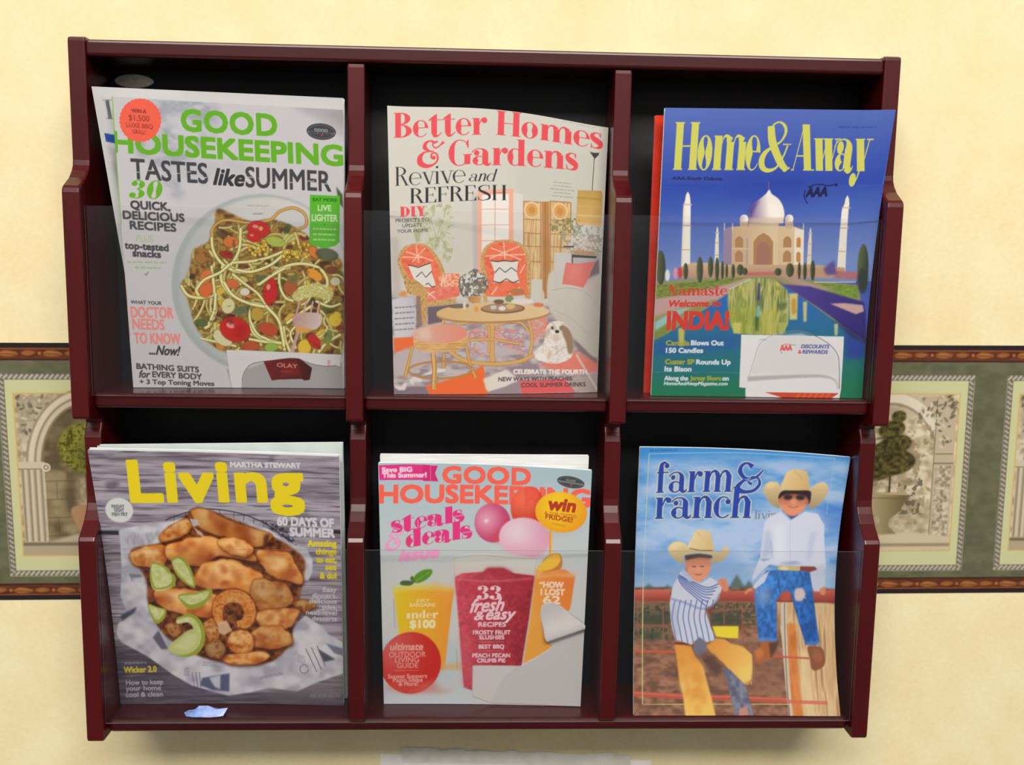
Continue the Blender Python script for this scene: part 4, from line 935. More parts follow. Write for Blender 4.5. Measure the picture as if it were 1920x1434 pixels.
    pg.text('AAA South Dakota', E(275, 566), E(640, 570), 5.6, NV, .5); pg.bars(E(1470, 188), E(1740, 190), 1, 0, 3.6, (52, 70, 160), .7, 2, frac=(1, 1))
    pg.text('AAA', E(1256, 690), E(1410, 684), 17, (28, 28, 74), 1.2, shear=.1); pg.line(E(1270, 620, 1340, 600, 1420, 610, 1480, 598), 2.2, (28, 28, 74), smooth=True); pg.line(E(1250, 640, 1244, 690, 1270, 740), 2, (28, 28, 74), smooth=True); pg.ell(*E(1476, 604), 2.6, 3, (28, 28, 74))
    RD = (214, 58, 44)
    pg.serif('Namaste', F(248, 366), F(682, 364), 20, RD, w=.2, h=.06, s=.06); pg.text('Welcome to', F(243, 446), F(632, 444), 11.5, RD, .8, shear=.2); pg.text('INDIA!', F(240, 608), F(688, 608), 32, RD, 2.2)
    WT = (224, 230, 232); YO = (172, 170, 52)
    for s, x0, x1, y, c in (('Canada', 230, 402, 724, YO), ('Blows Out', 415, 655, 724, WT), ('150 Candles', 230, 502, 778, WT), ('Custer SP', 224, 436, 860, YO), ('Rounds Up', 453, 705, 862, WT), ('Its Bison', 220, 415, 912, WT), ('Along the', 218, 390, 977, WT), ('Jersey Shore', 408, 634, 977, YO), ('on', 645, 690, 978, WT)):
        pg.text(s, F(x0, y), F(x1, y + 1), 8.6 if y < 950 else 7.6, c, .7)
    pg.text('HomeAndAwayMagazine.com', F(214, 1012), F(680, 1014), 6.2, WT, .5, shear=.2)
    pg.line(F(140, 918, 790, 922), .8, (120, 170, 160), .5)  # faint reflected line painted across the cover
    # mailing label
    lab = np.array(F(787, 648, 1170, 655, 1552, 662, 1538, 860, 1522, 1042, 1508, 1108, 1160, 1106, 812, 1103, 814, 1036, 768, 1030, 778, 840))
    pg.poly(lab, (232, 231, 230))
    pg.poly(F(850, 930, 920, 720, 1000, 660, 1240, 640, 1400, 700, 1490, 780, 1505, 1000, 1480, 940), (222, 219, 220), .9, 3)
    pg.line(F(840, 950, 880, 830, 920, 720, 1000, 660, 1100, 632), 1.3, (176, 172, 176), .8, smooth=True); pg.line(F(1100, 634, 1220, 620, 1320, 650, 1430, 710, 1500, 790, 1512, 900, 1508, 1040), 1.8, (128, 124, 130), .85, smooth=True)
    pg.line(F(830, 968, 1000, 958, 1250, 948, 1400, 950, 1480, 980, 1500, 1040), [9, 8, 6, 5, 3, 2], (164, 160, 162), .7, 1.2, True); pg.poly(F(955, 1064, 1506, 1070, 1450, 1106, 1095, 1106), (210, 74, 46))
    for k in range(6): x = 1190 + k * 44; pg.line(F(x, 1104, x + 26, 1072), 4, (232, 100, 40), .9)
    pg.text('AAA', F(1076, 762), F(1160, 760), 9, (226, 92, 86), 1); pg.line(F(1080, 728, 1120, 716, 1165, 722), 1.2, (226, 92, 86), smooth=True); pg.bars(F(1165, 722), F(1195, 722), 1, 0, 2, (140, 146, 190), .8, 2, frac=(1, 1)); pg.line(F(1078, 770, 1090, 784), 1.5, (140, 146, 190))
    pg.text('DISCOUNTS', F(1230, 745), F(1436, 747), 6.6, (92, 98, 160), .5, shear=.15); pg.text('&', F(1208, 784), F(1232, 784), 6.4, (226, 92, 86), .5); pg.text('REWARDS', F(1240, 784), F(1424, 786), 6.6, (92, 98, 160), .5, shear=.15); pg.bars(F(922, 684), F(975, 686), 1, 0, 1.6, (120, 116, 120), .6, 2, frac=(1, 1))
    pg.label = lab
    return pg

def fried(pg, pts, seed, dark=0.0):
    """a golden battered piece."""
    P = catmull(pts); c = P.mean(0); r = np.hypot(*(P - c).T).max()
    ang = np.arctan2(P[:, 1] - c[1], P[:, 0] - c[0]); wob = fbm(np.cos(ang) * 2.2 + seed, np.sin(ang) * 2.2 + seed * .7, seed, 3)
    P = c + (P - c) * (1 + (wob - .5) * .42)[:, None]
    d = 1 - dark
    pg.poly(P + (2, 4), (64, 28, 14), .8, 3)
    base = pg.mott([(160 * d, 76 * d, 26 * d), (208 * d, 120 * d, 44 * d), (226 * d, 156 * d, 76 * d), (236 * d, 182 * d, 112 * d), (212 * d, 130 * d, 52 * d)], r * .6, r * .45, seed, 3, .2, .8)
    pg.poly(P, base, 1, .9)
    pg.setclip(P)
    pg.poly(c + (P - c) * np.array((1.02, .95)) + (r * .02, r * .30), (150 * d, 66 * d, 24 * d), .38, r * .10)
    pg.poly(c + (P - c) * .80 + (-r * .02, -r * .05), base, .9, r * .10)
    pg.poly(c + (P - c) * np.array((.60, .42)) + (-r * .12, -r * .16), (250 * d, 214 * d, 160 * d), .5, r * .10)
    Q = random.Random(seed)
    for _ in range(7):
        a, q = Q.uniform(0, 6.28), Q.uniform(.2, .85); x, y = c + (P[Q.randrange(len(P))] - c) * q; k = Q.uniform(.06, .16) * r
        pg.ell(x, y, k * 1.6, k, Q.choice([(176 * d, 84 * d, 30 * d), (238 * d, 190 * d, 124 * d), (196 * d, 104 * d, 40 * d), (160 * d, 70 * d, 26 * d)]), .6, math.degrees(a), k * .5)
    pg.setclip()
    pg.line(np.vstack([P, P[:1]]), 2.4, (150 * d, 68 * d, 24 * d), .5, 1.1)

def art_fish_cover():
    pg = Page([(163, 842), (638, 856), (645, 1327), (222, 1322)], 470, 486, (140, 130, 140))
    G = view(150, 820, 3.692); H = view(150, 1060, 3.692); R = random.Random(2)
    full = [(150, 830), (660, 840), (660, 1340), (150, 1340)]
    pg.poly(full, pg.mott([(108, 98, 108), (136, 126, 137), (156, 147, 157), (172, 164, 173)], 95, 7, 3, 3, .2, .72)); pg.speck(full, (72, 63, 74), 80, .62, 23, .55, sy=3.2); pg.speck(full, (182, 174, 182), 60, .62, 13, .4, sy=4)
    for x, y, r in ((200, 340, 10), (240, 330, 7), (1480, 510, 9), (1330, 160, 7)): pg.ell(*G(x, y), r, r * .8, (82, 66, 74), .6, 0, 3)
    pg.poly(H(150, 560, 500, 600, 900, 900, 1840, 900, 1840, 1000, 240, 1000), pg.mott([(52, 44, 56), (84, 76, 88)], 40, 4, 8), .75, 6); pg.poly(H(1300, 900, 1850, 760, 1850, 960, 1300, 960), (104, 94, 98), .6, 4)
    for q in (G(120, 672, 245, 676), G(1760, 672, 1835, 678)): pg.line(q, 7.5, (50, 44, 54), .95)
    # wire basket rim
    pg.line(G(575, 592, 700, 545, 850, 515, 1000, 525, 1150, 560, 1300, 630, 1380, 690, 1470, 750), 2.2, (56, 54, 66), .9, smooth=True)
    for x, y in ((640, 565), (720, 535), (960, 520), (1060, 536), (1130, 552), (1200, 580), (1270, 612), (1330, 650), (1390, 690)): pg.line(G(x, y, x - 6, y + 75), 1.3, (66, 62, 74), .85)
    pg.line(G(960, 590, 1100, 600, 1230, 640), 1.3, (66, 62, 74), .8, smooth=True); pg.speck(G(1240, 590, 1420, 650, 1520, 780, 1420, 740), (50, 46, 56), 5, .5, 5, .8)
    # newspaper lining
    news = G(252, 650, 420, 622, 620, 600, 760, 560, 1000, 560, 1290, 650, 1480, 770, 1570, 790, 1612, 880, 1608, 960, 1580, 1020) + H(1560, 130, 1500, 200, 1500, 420, 1560, 372, 1680, 450, 1720, 500, 1836, 560, 1838, 760, 1640, 830, 1500, 892, 1300, 868, 1180, 900, 1020, 922, 900, 890, 760, 850, 620, 770, 450, 650, 260, 545, 225, 490, 235, 420, 300, 360, 250, 220, 262, 60)
    pg.poly(news, pg.mott([(168, 165, 176), (196, 193, 200), (214, 212, 216)], 26, 22, 6), 1, 1)
    pg.poly(G(290, 700, 560, 660, 470, 760, 330, 830), pg.mott([(150, 148, 158), (186, 184, 190)], 3, 14, 16), .8, 2)
    for q in (H(300, 60, 400, 90, 430, 200, 330, 260), H(330, 350, 560, 480, 590, 600, 480, 520), ): pg.poly(q, (206, 204, 208), .6, 3)
    for q, c in ((H(255, 360, 370, 305, 350, 345, 262, 405), (58, 60, 78)), (H(480, 520, 520, 470, 590, 600, 540, 600), (80, 82, 98)), (H(830, 800, 1024, 770, 1024, 895, 900, 880, 820, 850), (66, 74, 104)), (H(1645, 600, 1770, 672, 1690, 690), (62, 62, 76)), (H(1700, 560, 1830, 600, 1836, 650, 1760, 630), (104, 108, 130)), (G(310, 960, 400, 970, 430, 1040, 330, 1010), (110, 112, 126)), (H(330, 110, 420, 100, 430, 210), (214, 212, 214))): pg.poly(q, c, .85, 1.4)
    pg.poly(H(880, 800, 960, 780, 960, 880, 920, 860), (206, 206, 212), .9, 1.5)
    for k in range(3): pg.line(H(760 + k * 26, 760, 780 + k * 22, 862), 1.5, (100, 100, 116), .8); pg.line(H(1560 + k * 40, 600 - k * 10, 1640 + k * 30, 760 - k * 20), 1.6, (88, 88, 100), .85)
    for x0, y0, x1, y1, n in ((820, 690, 960, 700, 3), (1220, 800, 1420, 760, 2), (700, 730, 745, 735, 5), (1500, 640, 1560, 660, 5)): pg.bars(H(x0, y0), H(x1, y1), n, 3.2, 1.4, (110, 110, 124), .7, x0)
    pg.line(ell_pts(*H(1550, 740), 8, 8, 0, 20), 1.4, (96, 96, 108), .8)
    # floor of the bowl between pieces
    pg.poly(G(330, 800, 560, 740, 760, 520, 900, 530, 1290, 690, 1540, 850, 1540, 1020) + H(1480, 420, 1440, 580, 1290, 700, 980, 690, 780, 640, 560, 500, 450, 300, 430, 120), pg.mott([(66, 32, 16), (112, 58, 26), (150, 84, 36)], 9, 8, 44), 1, 2, True)
    P = [(G(745, 545, 800, 508, 880, 515, 960, 560, 1060, 610, 1180, 650, 1310, 690, 1300, 750, 1230, 790, 1080, 740, 900, 690, 780, 640), 3, .1), (G(540, 690, 640, 610, 740, 580, 770, 640, 720, 690, 640, 720, 550, 740), 9, .05), (G(320, 820, 430, 770, 560, 770, 600, 830, 560, 900, 430, 920, 350, 890), 15, .0),
         (G(565, 770, 680, 720, 860, 700, 1020, 740, 1180, 820, 1200, 880, 1060, 860, 930, 850, 800, 920, 640, 880), 21, -.04), (G(1215, 810, 1330, 800, 1460, 850, 1540, 980, 1530, 1040, 1430, 1020, 1350, 1000, 1240, 900), 27, -.03), (G(940, 740, 1080, 720, 1200, 800, 1160, 850, 1020, 830), 29, -.02),
         (H(480, 220, 560, 180, 700, 190, 900, 230, 960, 290, 900, 380, 760, 370, 600, 330, 500, 290), 33, -.04), (H(750, 130, 840, 30, 960, -10, 1100, 10, 1220, 80, 1250, 150, 1160, 220, 1060, 190, 920, 200, 820, 180), 39, -.07), (H(1170, 220, 1230, 130, 1380, 140, 1460, 220, 1450, 310, 1340, 340, 1220, 340), 45, .12), (H(1480, 290, 1560, 262, 1640, 300, 1600, 330, 1540, 350), 46, .2),
         (H(1200, 380, 1330, 330, 1480, 330, 1500, 380, 1440, 460, 1300, 470), 51, .0), (H(1160, 500, 1280, 450, 1440, 470, 1450, 560, 1320, 600, 1200, 590), 57, .06), (H(1020, 510, 1110, 480, 1190, 530, 1180, 620, 1090, 640, 1020, 590), 63, -.02), (H(960, 660, 1080, 640, 1240, 620, 1295, 660, 1200, 710, 1040, 708), 69, -.03), (H(840, 430, 900, 400, 950, 470, 930, 560, 880, 560), 75, .08), (H(560, 440, 640, 420, 680, 480, 620, 520), 76, .2), (H(840, 600, 940, 540, 1000, 620, 930, 680), 77, .25)]
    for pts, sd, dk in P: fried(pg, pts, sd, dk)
    # curled prawn
    pg.line(H(960, 440, 935, 350, 960, 270, 1040, 235, 1130, 265, 1170, 350, 1140, 430, 1070, 440), [16, 22, 25, 27, 27, 26, 24, 14], (140, 64, 24), .9, 1, True); pg.line(H(958, 436, 936, 350, 960, 272, 1040, 238, 1128, 268, 1166, 350, 1138, 424, 1075, 434), [13, 19, 22, 24, 24, 23, 21, 11], pg.mott([(204, 116, 44), (226, 156, 78), (190, 100, 36)], 9, 8, 81), 1, .7, True)
    pg.line(H(980, 300, 1050, 262, 1120, 290), 5, (240, 190, 120), .6, 2, True); pg.poly(H(935, 420, 1000, 410, 1040, 480, 980, 510, 945, 490), (226, 186, 150), .9, 1)
    pg.poly(G(745, 580, 800, 590, 815, 625, 770, 640), (190, 186, 186), .9, 1); pg.poly(G(770, 640, 830, 680, 850, 720, 800, 690), (222, 196, 176), .8, 1)
    pg.poly(G(1270, 700, 1310, 690, 1300, 760, 1260, 780), (60, 34, 28), .8, 2)
    # limes
    LM, LD, LP = (196, 202, 122), (156, 164, 54), (218, 221, 164)
    def wedge(p, q): pg.poly(p, LD, 1, .6, True); pg.poly(q, pg.mott([LM, LP], 7, 7, 5), 1, .8, True)
    wedge(G(465, 905, 520, 890, 590, 930, 630, 1010, 628, 1060, 480, 1070), G(472, 912, 520, 905, 575, 945, 605, 1010, 605, 1065, 485, 1075)); wedge(G(612, 880, 650, 845, 710, 870, 760, 960, 780, 1060, 730, 1050, 650, 980), G(622, 888, 655, 860, 700, 890, 745, 970, 765, 1045, 725, 1030, 655, 960)); wedge(H(470, 90, 620, 80, 630, 160, 520, 190, 480, 170), H(480, 80, 600, 80, 605, 150, 520, 178, 490, 160))
    wedge(H(660, 230, 780, 215, 890, 190, 888, 250, 820, 310, 740, 330, 690, 290), H(668, 238, 780, 228, 872, 205, 860, 250, 800, 285, 740, 296, 700, 272)); wedge(H(445, 290, 510, 310, 572, 330, 560, 390, 510, 425, 470, 380), H(450, 300, 510, 318, 560, 335, 545, 375, 510, 400, 480, 370))
    pg.line(H(650, 410, 740, 390, 800, 440, 815, 530, 780, 600, 700, 620, 620, 590), [12, 16, 17, 19, 20, 20, 14], LD, 1, .6, True); pg.line(H(645, 415, 735, 402, 785, 450, 795, 530, 765, 585, 700, 605, 625, 590), [7, 11, 12, 14, 15, 16, 12], pg.mott([LM, LP], 8, 6, 9), 1, .8, True); pg.poly(H(590, 590, 720, 480, 800, 470, 810, 560, 740, 630, 660, 640), LM, .95, 1, True); pg.poly(H(620, 590, 720, 500, 790, 500, 780, 570, 720, 610), LP, .6, 2)
    pg.line(H(240, 48, 1540, 44), 1, (226, 220, 220), .22)
    # lettering
    YL = (236, 212, 34); WT = (212, 208, 212)
    pg.text('Living', G(348, 450), G(1545, 454), 75, YL, 4.3, space=1.05)
    pg.text('MARTHA STEWART', G(1042, 212), G(1532, 218), 8.8, (214, 210, 214), .9)
    pg.ell(*G(255, 516), 26.5, 23.5, (214, 214, 210), 1, 15, .8)
    for s, x0, x1, y in (('FRIDAY', 205, 292, 500), ('NIGHT', 222, 290, 527), ('FISH FRY', 205, 314, 556)): pg.text(s, G(x0, y), G(x1, y + 1), 6.2, (110, 110, 112), .5)
    pg.text('60 DAYS OF', G(1366, 628), G(1760, 640), 15.5, WT, 1.1); pg.text('SUMMER', G(1454, 703), G(1766, 712), 15.5, WT, 1.1)
    for s, x0, y in (('Amazing', 1578, 775), ('things', 1634, 832), ('to eat,', 1638, 889), ('see', 1702, 940), ('& do!', 1664, 1000)): pg.text(s, G(x0, y), G(1778, y), 10.8, (226, 206, 44), .9)
    pg.line(G(1728, 1032, 1776, 1034), 1.3, (190, 172, 60))
    for s, x0, y in (('Easy', 1684, 206), ('dinners,', 1608, 248), ('delicious', 1588, 287), ('sides,', 1676, 328), ('next-level', 1564, 366), ('desserts', 1606, 408)): pg.text(s, H(x0, y), H(1780, y), 8.2, (204, 196, 200), .35)
    pg.bars(H(285, 690), H(440, 690), 1, 0, 3.5, (150, 142, 148), .7, 3, frac=(1, 1)); pg.text('Wicker 2.0', H(286, 754), H(512, 752), 10.5, (206, 188, 60), .7); pg.line(H(300, 778, 350, 778), 1.3, (160, 150, 70), .7)
    for s, x1, y in (('How to keep', 560, 836), ('your home', 546, 876), ('cool & clean', 560, 918)): pg.text(s, H(302, y), H(x1, y), 8.6, (176, 168, 178), .4)
    pg.bars(H(1590, 920), H(1810, 915), 1, 0, 7, (150, 144, 150), .4, 6, frac=(1, 1))
    return pg
def art_drinks_cover():
    pg = Page([(709, 868), (1110, 882), (1088, 1326), (720, 1318)], 398, 450, (196, 207, 209))
    I = view(690, 840, 4.267); J = view(690, 1070, 4.267); R = random.Random(4)
    full = [(700, 860), (1120, 860), (1120, 1335), (700, 1335)]
    pg.poly(full, pg.lin((900, 880), (174, 198, 206), (900, 1100), (208, 209, 206))); pg.poly(J(100, 560, 700, 560, 760, 800, 560, 980, 100, 1000), (190, 203, 206), .9, 4)
    pg.poly(I(1300, 190, 1800, 190, 1790, 320, 1500, 260), (170, 186, 194), .5, 8); pg.poly(J(100, 880, 840, 860, 840, 1080, 110, 1060), pg.lin(J(0, 880), (196, 204, 204), J(0, 1050), (206, 214, 218)), .8, 5)
    # pink ribbon
    PK = (228, 58, 134)
    pg.poly(I(88, 140, 300, 138, 500, 148, 500, 272, 300, 264, 94, 260), PK); pg.poly(I(440, 150, 562, 156, 540, 216, 566, 284, 440, 276), (216, 48, 122)); pg.line(I(502, 152, 504, 276), 1.2, (250, 140, 190), .8)
    pg.text('Save BIG', I(116, 196), I(354, 198), 8.4, (250, 214, 232), .8); pg.text('This Summer!', I(118, 240), I(470, 246), 8.4, (250, 214, 232), .8)
    OR = (250, 106, 88)
    pg.text('GOOD', I(604, 294), I(1298, 310), 29.8, OR, 1.9, space=1.05); pg.text('HOUSEKEEPING', I(98, 440), I(1770, 478), 31.4, OR, 2.0)
    # balloons
    pg.ell(*I(1285, 500), 33, 41, pg.rad(*I(1240, 420), 60, (250, 112, 84), (206, 52, 34)), .96, 0, .8)
    pg.text('P', I(1262, 478), I(1352, 480), 30, (240, 96, 76), 2.2); pg.text('I', I(1398, 480), I(1412, 480), 30, (240, 110, 90), 2.2)
    pg.ell(*I(1000, 620), 34, 37, pg.rad(*I(950, 590), 44, (232, 156, 184), (200, 74, 112)), 1, -8, .8); pg.poly(I(1040, 700, 1120, 600, 1060, 770, 1000, 770), (222, 74, 74), .7, 5); pg.ell(*I(950, 605), 4, 3.4, (248, 226, 232), .9, 0, 1.4)
    pg.ell(*I(1255, 738), 48, 38, pg.rad(*I(1190, 690), 60, (236, 208, 218), (226, 166, 192)), 1, 5, .8); pg.poly(I(1080, 800, 1440, 800, 1400, 880, 1180, 880), (228, 176, 196), .7, 6)
    # stick and badge
    pg.line(I(1466, 660, 1462, 890), 5.5, (232, 158, 60)); pg.line(I(1472, 660, 1468, 890), 1.6, (250, 206, 130))
    pg.ell(*I(1560, 640), 40, 16, (206, 160, 160), .3, -10, 7)
    pg.ell(*I(1545, 527), 48, 38.5, pg.rad(*I(1510, 470), 70, (252, 208, 44), (238, 160, 36)), 1, 4, .5)
    RB = (186, 62, 44)
    pg.text('win', I(1436, 506), I(1648, 522), 23, RB, 1.5, shear=.2); pg.text('A TOP-TESTED', I(1412, 545), I(1668, 572), 5.6, (206, 120, 40), .3); pg.text('FRIDGE!', I(1422, 580), I(1635, 608), 8.6, RB, .4); pg.line(I(1470, 616, 1580, 640), 1, RB, .7)
    # seal
    x, y = I(1622, 282); pg.ell(x, y, 25.6, 11, (62, 66, 66), 1, 9); pg.ell(x, y, 23, 8.8, (140, 150, 150), .6, 9); pg.ell(x, y, 21.6, 7.8, (70, 74, 74), 1, 9); pg.text('GOOD', (x - 9, y - 2.4), (x + 9, y - .4), 3.6, (170, 176, 176), .2); pg.poly([(x - 24, y - 3.4), (x + 24, y + 3), (x + 24, y + 6), (x - 24, y - .6)], (130, 138, 138), .9); pg.ell(x + 1, y + 5.6, 2.4, 1.6, (200, 70, 60))
    # steals & deals issue
    MG = (232, 60, 132); LP = (242, 160, 204)
    pg.serif('&', I(140, 836), I(300, 800), 34, LP, w=.2, h=.07)
    pg.serif('steals', I(186, 690), I(776, 604), 31, MG, w=.36, h=.035, s=.03, xh=.72); pg.serif('deals', I(304, 812), I(838, 736), 33, MG, w=.38, h=.035, s=.03, xh=.72)
    for q in (I(196, 640, 262, 660), I(690, 570, 770, 556), I(756, 700, 830, 690), I(548, 610, 552, 650), I(610, 720, 614, 770), I(402, 590, 404, 650), I(366, 690, 366, 800), I(500, 700, 502, 770)): pg.line(q, 1.2, (206, 210, 212), .85)
    pg.text('issue', I(252, 914), I(560, 890), 21, LP, 1.6, shear=.3)
    # orange glass at right
    pg.poly(I(1345, 990, 1400, 960, 1580, 990, 1660, 1040) + J(1655, 60, 1620, 300, 1470, 640, 1245, 760, 1300, 400, 1338, 70), pg.lin(J(1300, 300), (240, 168, 66), J(1640, 200), (238, 128, 52)), 1, 1); pg.poly(J(1340, 20, 1660, 30, 1652, 70, 1500, 60, 1345, 80), (240, 190, 130), .7, 2); pg.poly(I(1370, 1040, 1420, 980, 1540, 985, 1600, 1025), (240, 150, 70), .8, 2)
    pg.poly(I(1395, 1000, 1400, 920, 1460, 870, 1530, 860, 1556, 920, 1540, 980, 1460, 1000), (206, 132, 60), 1, .6, True); pg.poly(I(1350, 995, 1400, 930, 1460, 880, 1520, 865, 1540, 910, 1500, 970, 1420, 1000), (246, 196, 62), 1, .8, True)
    for k in range(3): pg.line(I(1400 + k * 22, 880 - k * 30, 1420 + k * 16, 900), 1.4, (222, 206, 200), .7)
    # yellow glass at left
    pg.poly(J(200, 140, 440, 130, 692, 165, 660, 420, 615, 800, 575, 800, 260, 560), pg.lin(J(230, 300), (236, 202, 30), J(660, 330), (242, 156, 48)), 1, 1); pg.poly(J(200, 130, 430, 112, 690, 150, 690, 185, 440, 165, 206, 175), (226, 214, 120), .8, 2); pg.poly(J(480, 105, 690, 150, 680, 260, 560, 240), (244, 170, 70), .5, 6); pg.poly(J(200, 140, 220, 140, 262, 560, 240, 560), (214, 206, 150), .6, 2)
    pg.poly(J(590, 760, 750, 740, 760, 800, 560, 800), (222, 176, 110), .8, 3)
    for p, c in ((J(370, 100, 380, 50, 440, 10, 510, 5, 514, 40, 470, 85, 410, 110), (96, 150, 40)), (J(262, 120, 275, 90, 340, 92, 370, 110, 330, 130), (74, 104, 50)), (J(340, 70, 362, 55, 380, 100, 356, 102), (84, 120, 50))): pg.poly(p, c, 1, .8, True)
    pg.line(J(380, 100, 440, 60, 500, 25), 1.2, (150, 190, 80), .8)
    # red glass in the middle
    pg.poly(I(684, 884, 820, 868, 1200, 876, 1352, 900, 1334, 1080, 1000, 1020, 700, 1070), pg.lin(I(0, 880), (214, 214, 206), I(0, 1060), (226, 190, 180)), .9, 1); pg.line(I(690, 900, 900, 880, 1150, 900, 1345, 904), 1.2, (170, 166, 162), .8, smooth=True); pg.line(I(690, 890, 700, 1060), 1.5, (226, 180, 150), .7); pg.line(I(1348, 905, 1330, 1060), 1.5, (226, 180, 130), .7)
    red = J(698, 70, 760, 40, 920, 30, 960, 0, 1080, 0, 1170, 40, 1335, 60, 1290, 400, 1230, 775, 845, 775, 838, 965, 770, 940, 735, 500)
    pg.poly(red, pg.mul(pg.lin(J(720, 300), (212, 80, 96), J(1300, 400), (160, 38, 52)), pg.mott([(116, 116, 116), (140, 140, 140)], 6, 6, 9)), 1, 1)
    pg.poly(J(930, 20, 970, -5, 1090, -5, 1160, 30, 1100, 80, 1000, 60), (176, 50, 66), .8, 3); pg.poly(J(710, 100, 1000, 110, 1310, 90, 1300, 150, 1000, 200, 730, 200), (196, 52, 70), .5, 8); pg.line(J(705, 85, 1000, 105, 1320, 80), 3, (226, 130, 140), .6, 1.4, True); pg.poly(J(740, 500, 820, 520, 840, 900, 770, 920), (220, 96, 110), .6, 6)
    PW = (244, 206, 212)
    pg.serif('33', J(874, 250), J(1070, 252), 26, PW, w=.24, h=.06)
    pg.text('fresh', J(812, 352), J(1075, 338), 24, PW, .9, shear=.35); pg.text('&', J(850, 412), J(925, 408), 15, PW, .7, shear=.3); pg.text('easy', J(940, 408), J(1165, 404), 20, PW, .9, shear=.35)
    for s, x0, x1, y, h in (('RECIPES', 888, 1106, 464, 8), ('FROSTY FRUIT', 844, 1142, 525, 7), ('SLUSHIES', 894, 1092, 564, 7), ('BEST BBQ', 890, 1092, 637, 7), ('PEACH PECAN', 840, 1138, 706, 7), ('CRUMB PIE', 878, 1100, 746, 7)): pg.text(s, J(x0, y), J(x1, y), h, PW, .5)
    for x0, x1, y in ((890, 1092, 586), (890, 1092, 655)): pg.line(J(x0, y, x1, y), .8, PW, .5)
    CR = (250, 224, 196)
    for s, x0, x1, y, h in (('\u201cHOW', 1376, 1562, 152, 10.5), ('I LOST', 1384, 1572, 210, 10.5), ('62', 1402, 1536, 280, 14)): pg.text(s, J(x0, y), J(x1, y), h, CR, .8)
    LY = (246, 232, 180)
    pg.text('JUICY', J(388, 260), J(496, 262), 5.4, LY, .2); pg.text('BARGAINS', J(338, 298), J(542, 300), 6.4, LY, .2); pg.serif('under', J(314, 390), J(566, 392), 15, LY, w=.26, h=.06); pg.text('$100', J(340, 464), J(540, 466), 13.5, LY, 1.2)
    # red ball
    pg.ell(*J(345, 740), 57, 57, pg.rad(*J(180, 620), 95, (216, 92, 88), (206, 40, 30)), 1, 0, .8); pg.ell(*J(340, 930), 50, 12, (226, 120, 110), .35, 0, 4); pg.poly(J(540, 860, 560, 930, 620, 950, 700, 960, 560, 990, 300, 975), (214, 110, 96), .4, 4)
    PL = (236, 160, 150)
    pg.text('ultimate', J(178, 636), J(440, 640), 12.5, PL, .7, shear=.2)
    for s, x0, x1, y, h in (('OUTDOOR', 172, 466, 692, 9.5), ('LIVING', 220, 412, 734, 9.5), ('GUIDE', 236, 404, 778, 9.0), ('Sunset Suppers', 164, 476, 858, 7.2), ('Patio Ideas', 204, 440, 888, 7.2), ('& More!', 250, 402, 918, 7.2)): pg.text(s, J(x0, y), J(x1, y + 2), h, PL, .15 if y < 800 else .45)
    pg.line(J(210, 798, 412, 802), .8, PL, .7)
    pg.line(J(208, 230, 218, 470), 2, (150, 160, 166), .5); pg.line(J(712, 640, 716, 800), 2.5, (150, 170, 170), .5)
    # torn-off corner
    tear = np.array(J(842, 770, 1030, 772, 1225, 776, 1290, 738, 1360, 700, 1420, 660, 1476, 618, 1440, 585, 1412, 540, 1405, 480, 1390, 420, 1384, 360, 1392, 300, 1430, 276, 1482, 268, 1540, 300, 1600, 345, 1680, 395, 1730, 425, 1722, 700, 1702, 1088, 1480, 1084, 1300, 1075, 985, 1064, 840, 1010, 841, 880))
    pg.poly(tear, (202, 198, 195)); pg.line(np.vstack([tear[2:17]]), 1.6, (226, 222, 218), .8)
    pg.poly(J(842, 772, 1180, 776, 1060, 900, 985, 1060, 842, 1006), (212, 207, 204), .8, 2); pg.line(J(1040, 985, 1110, 860, 1230, 776), 2, (184, 180, 178), .6, 1.5)  # fold shading put into the ink: paler facet, grey crease
    pg.label = tear
    return pg

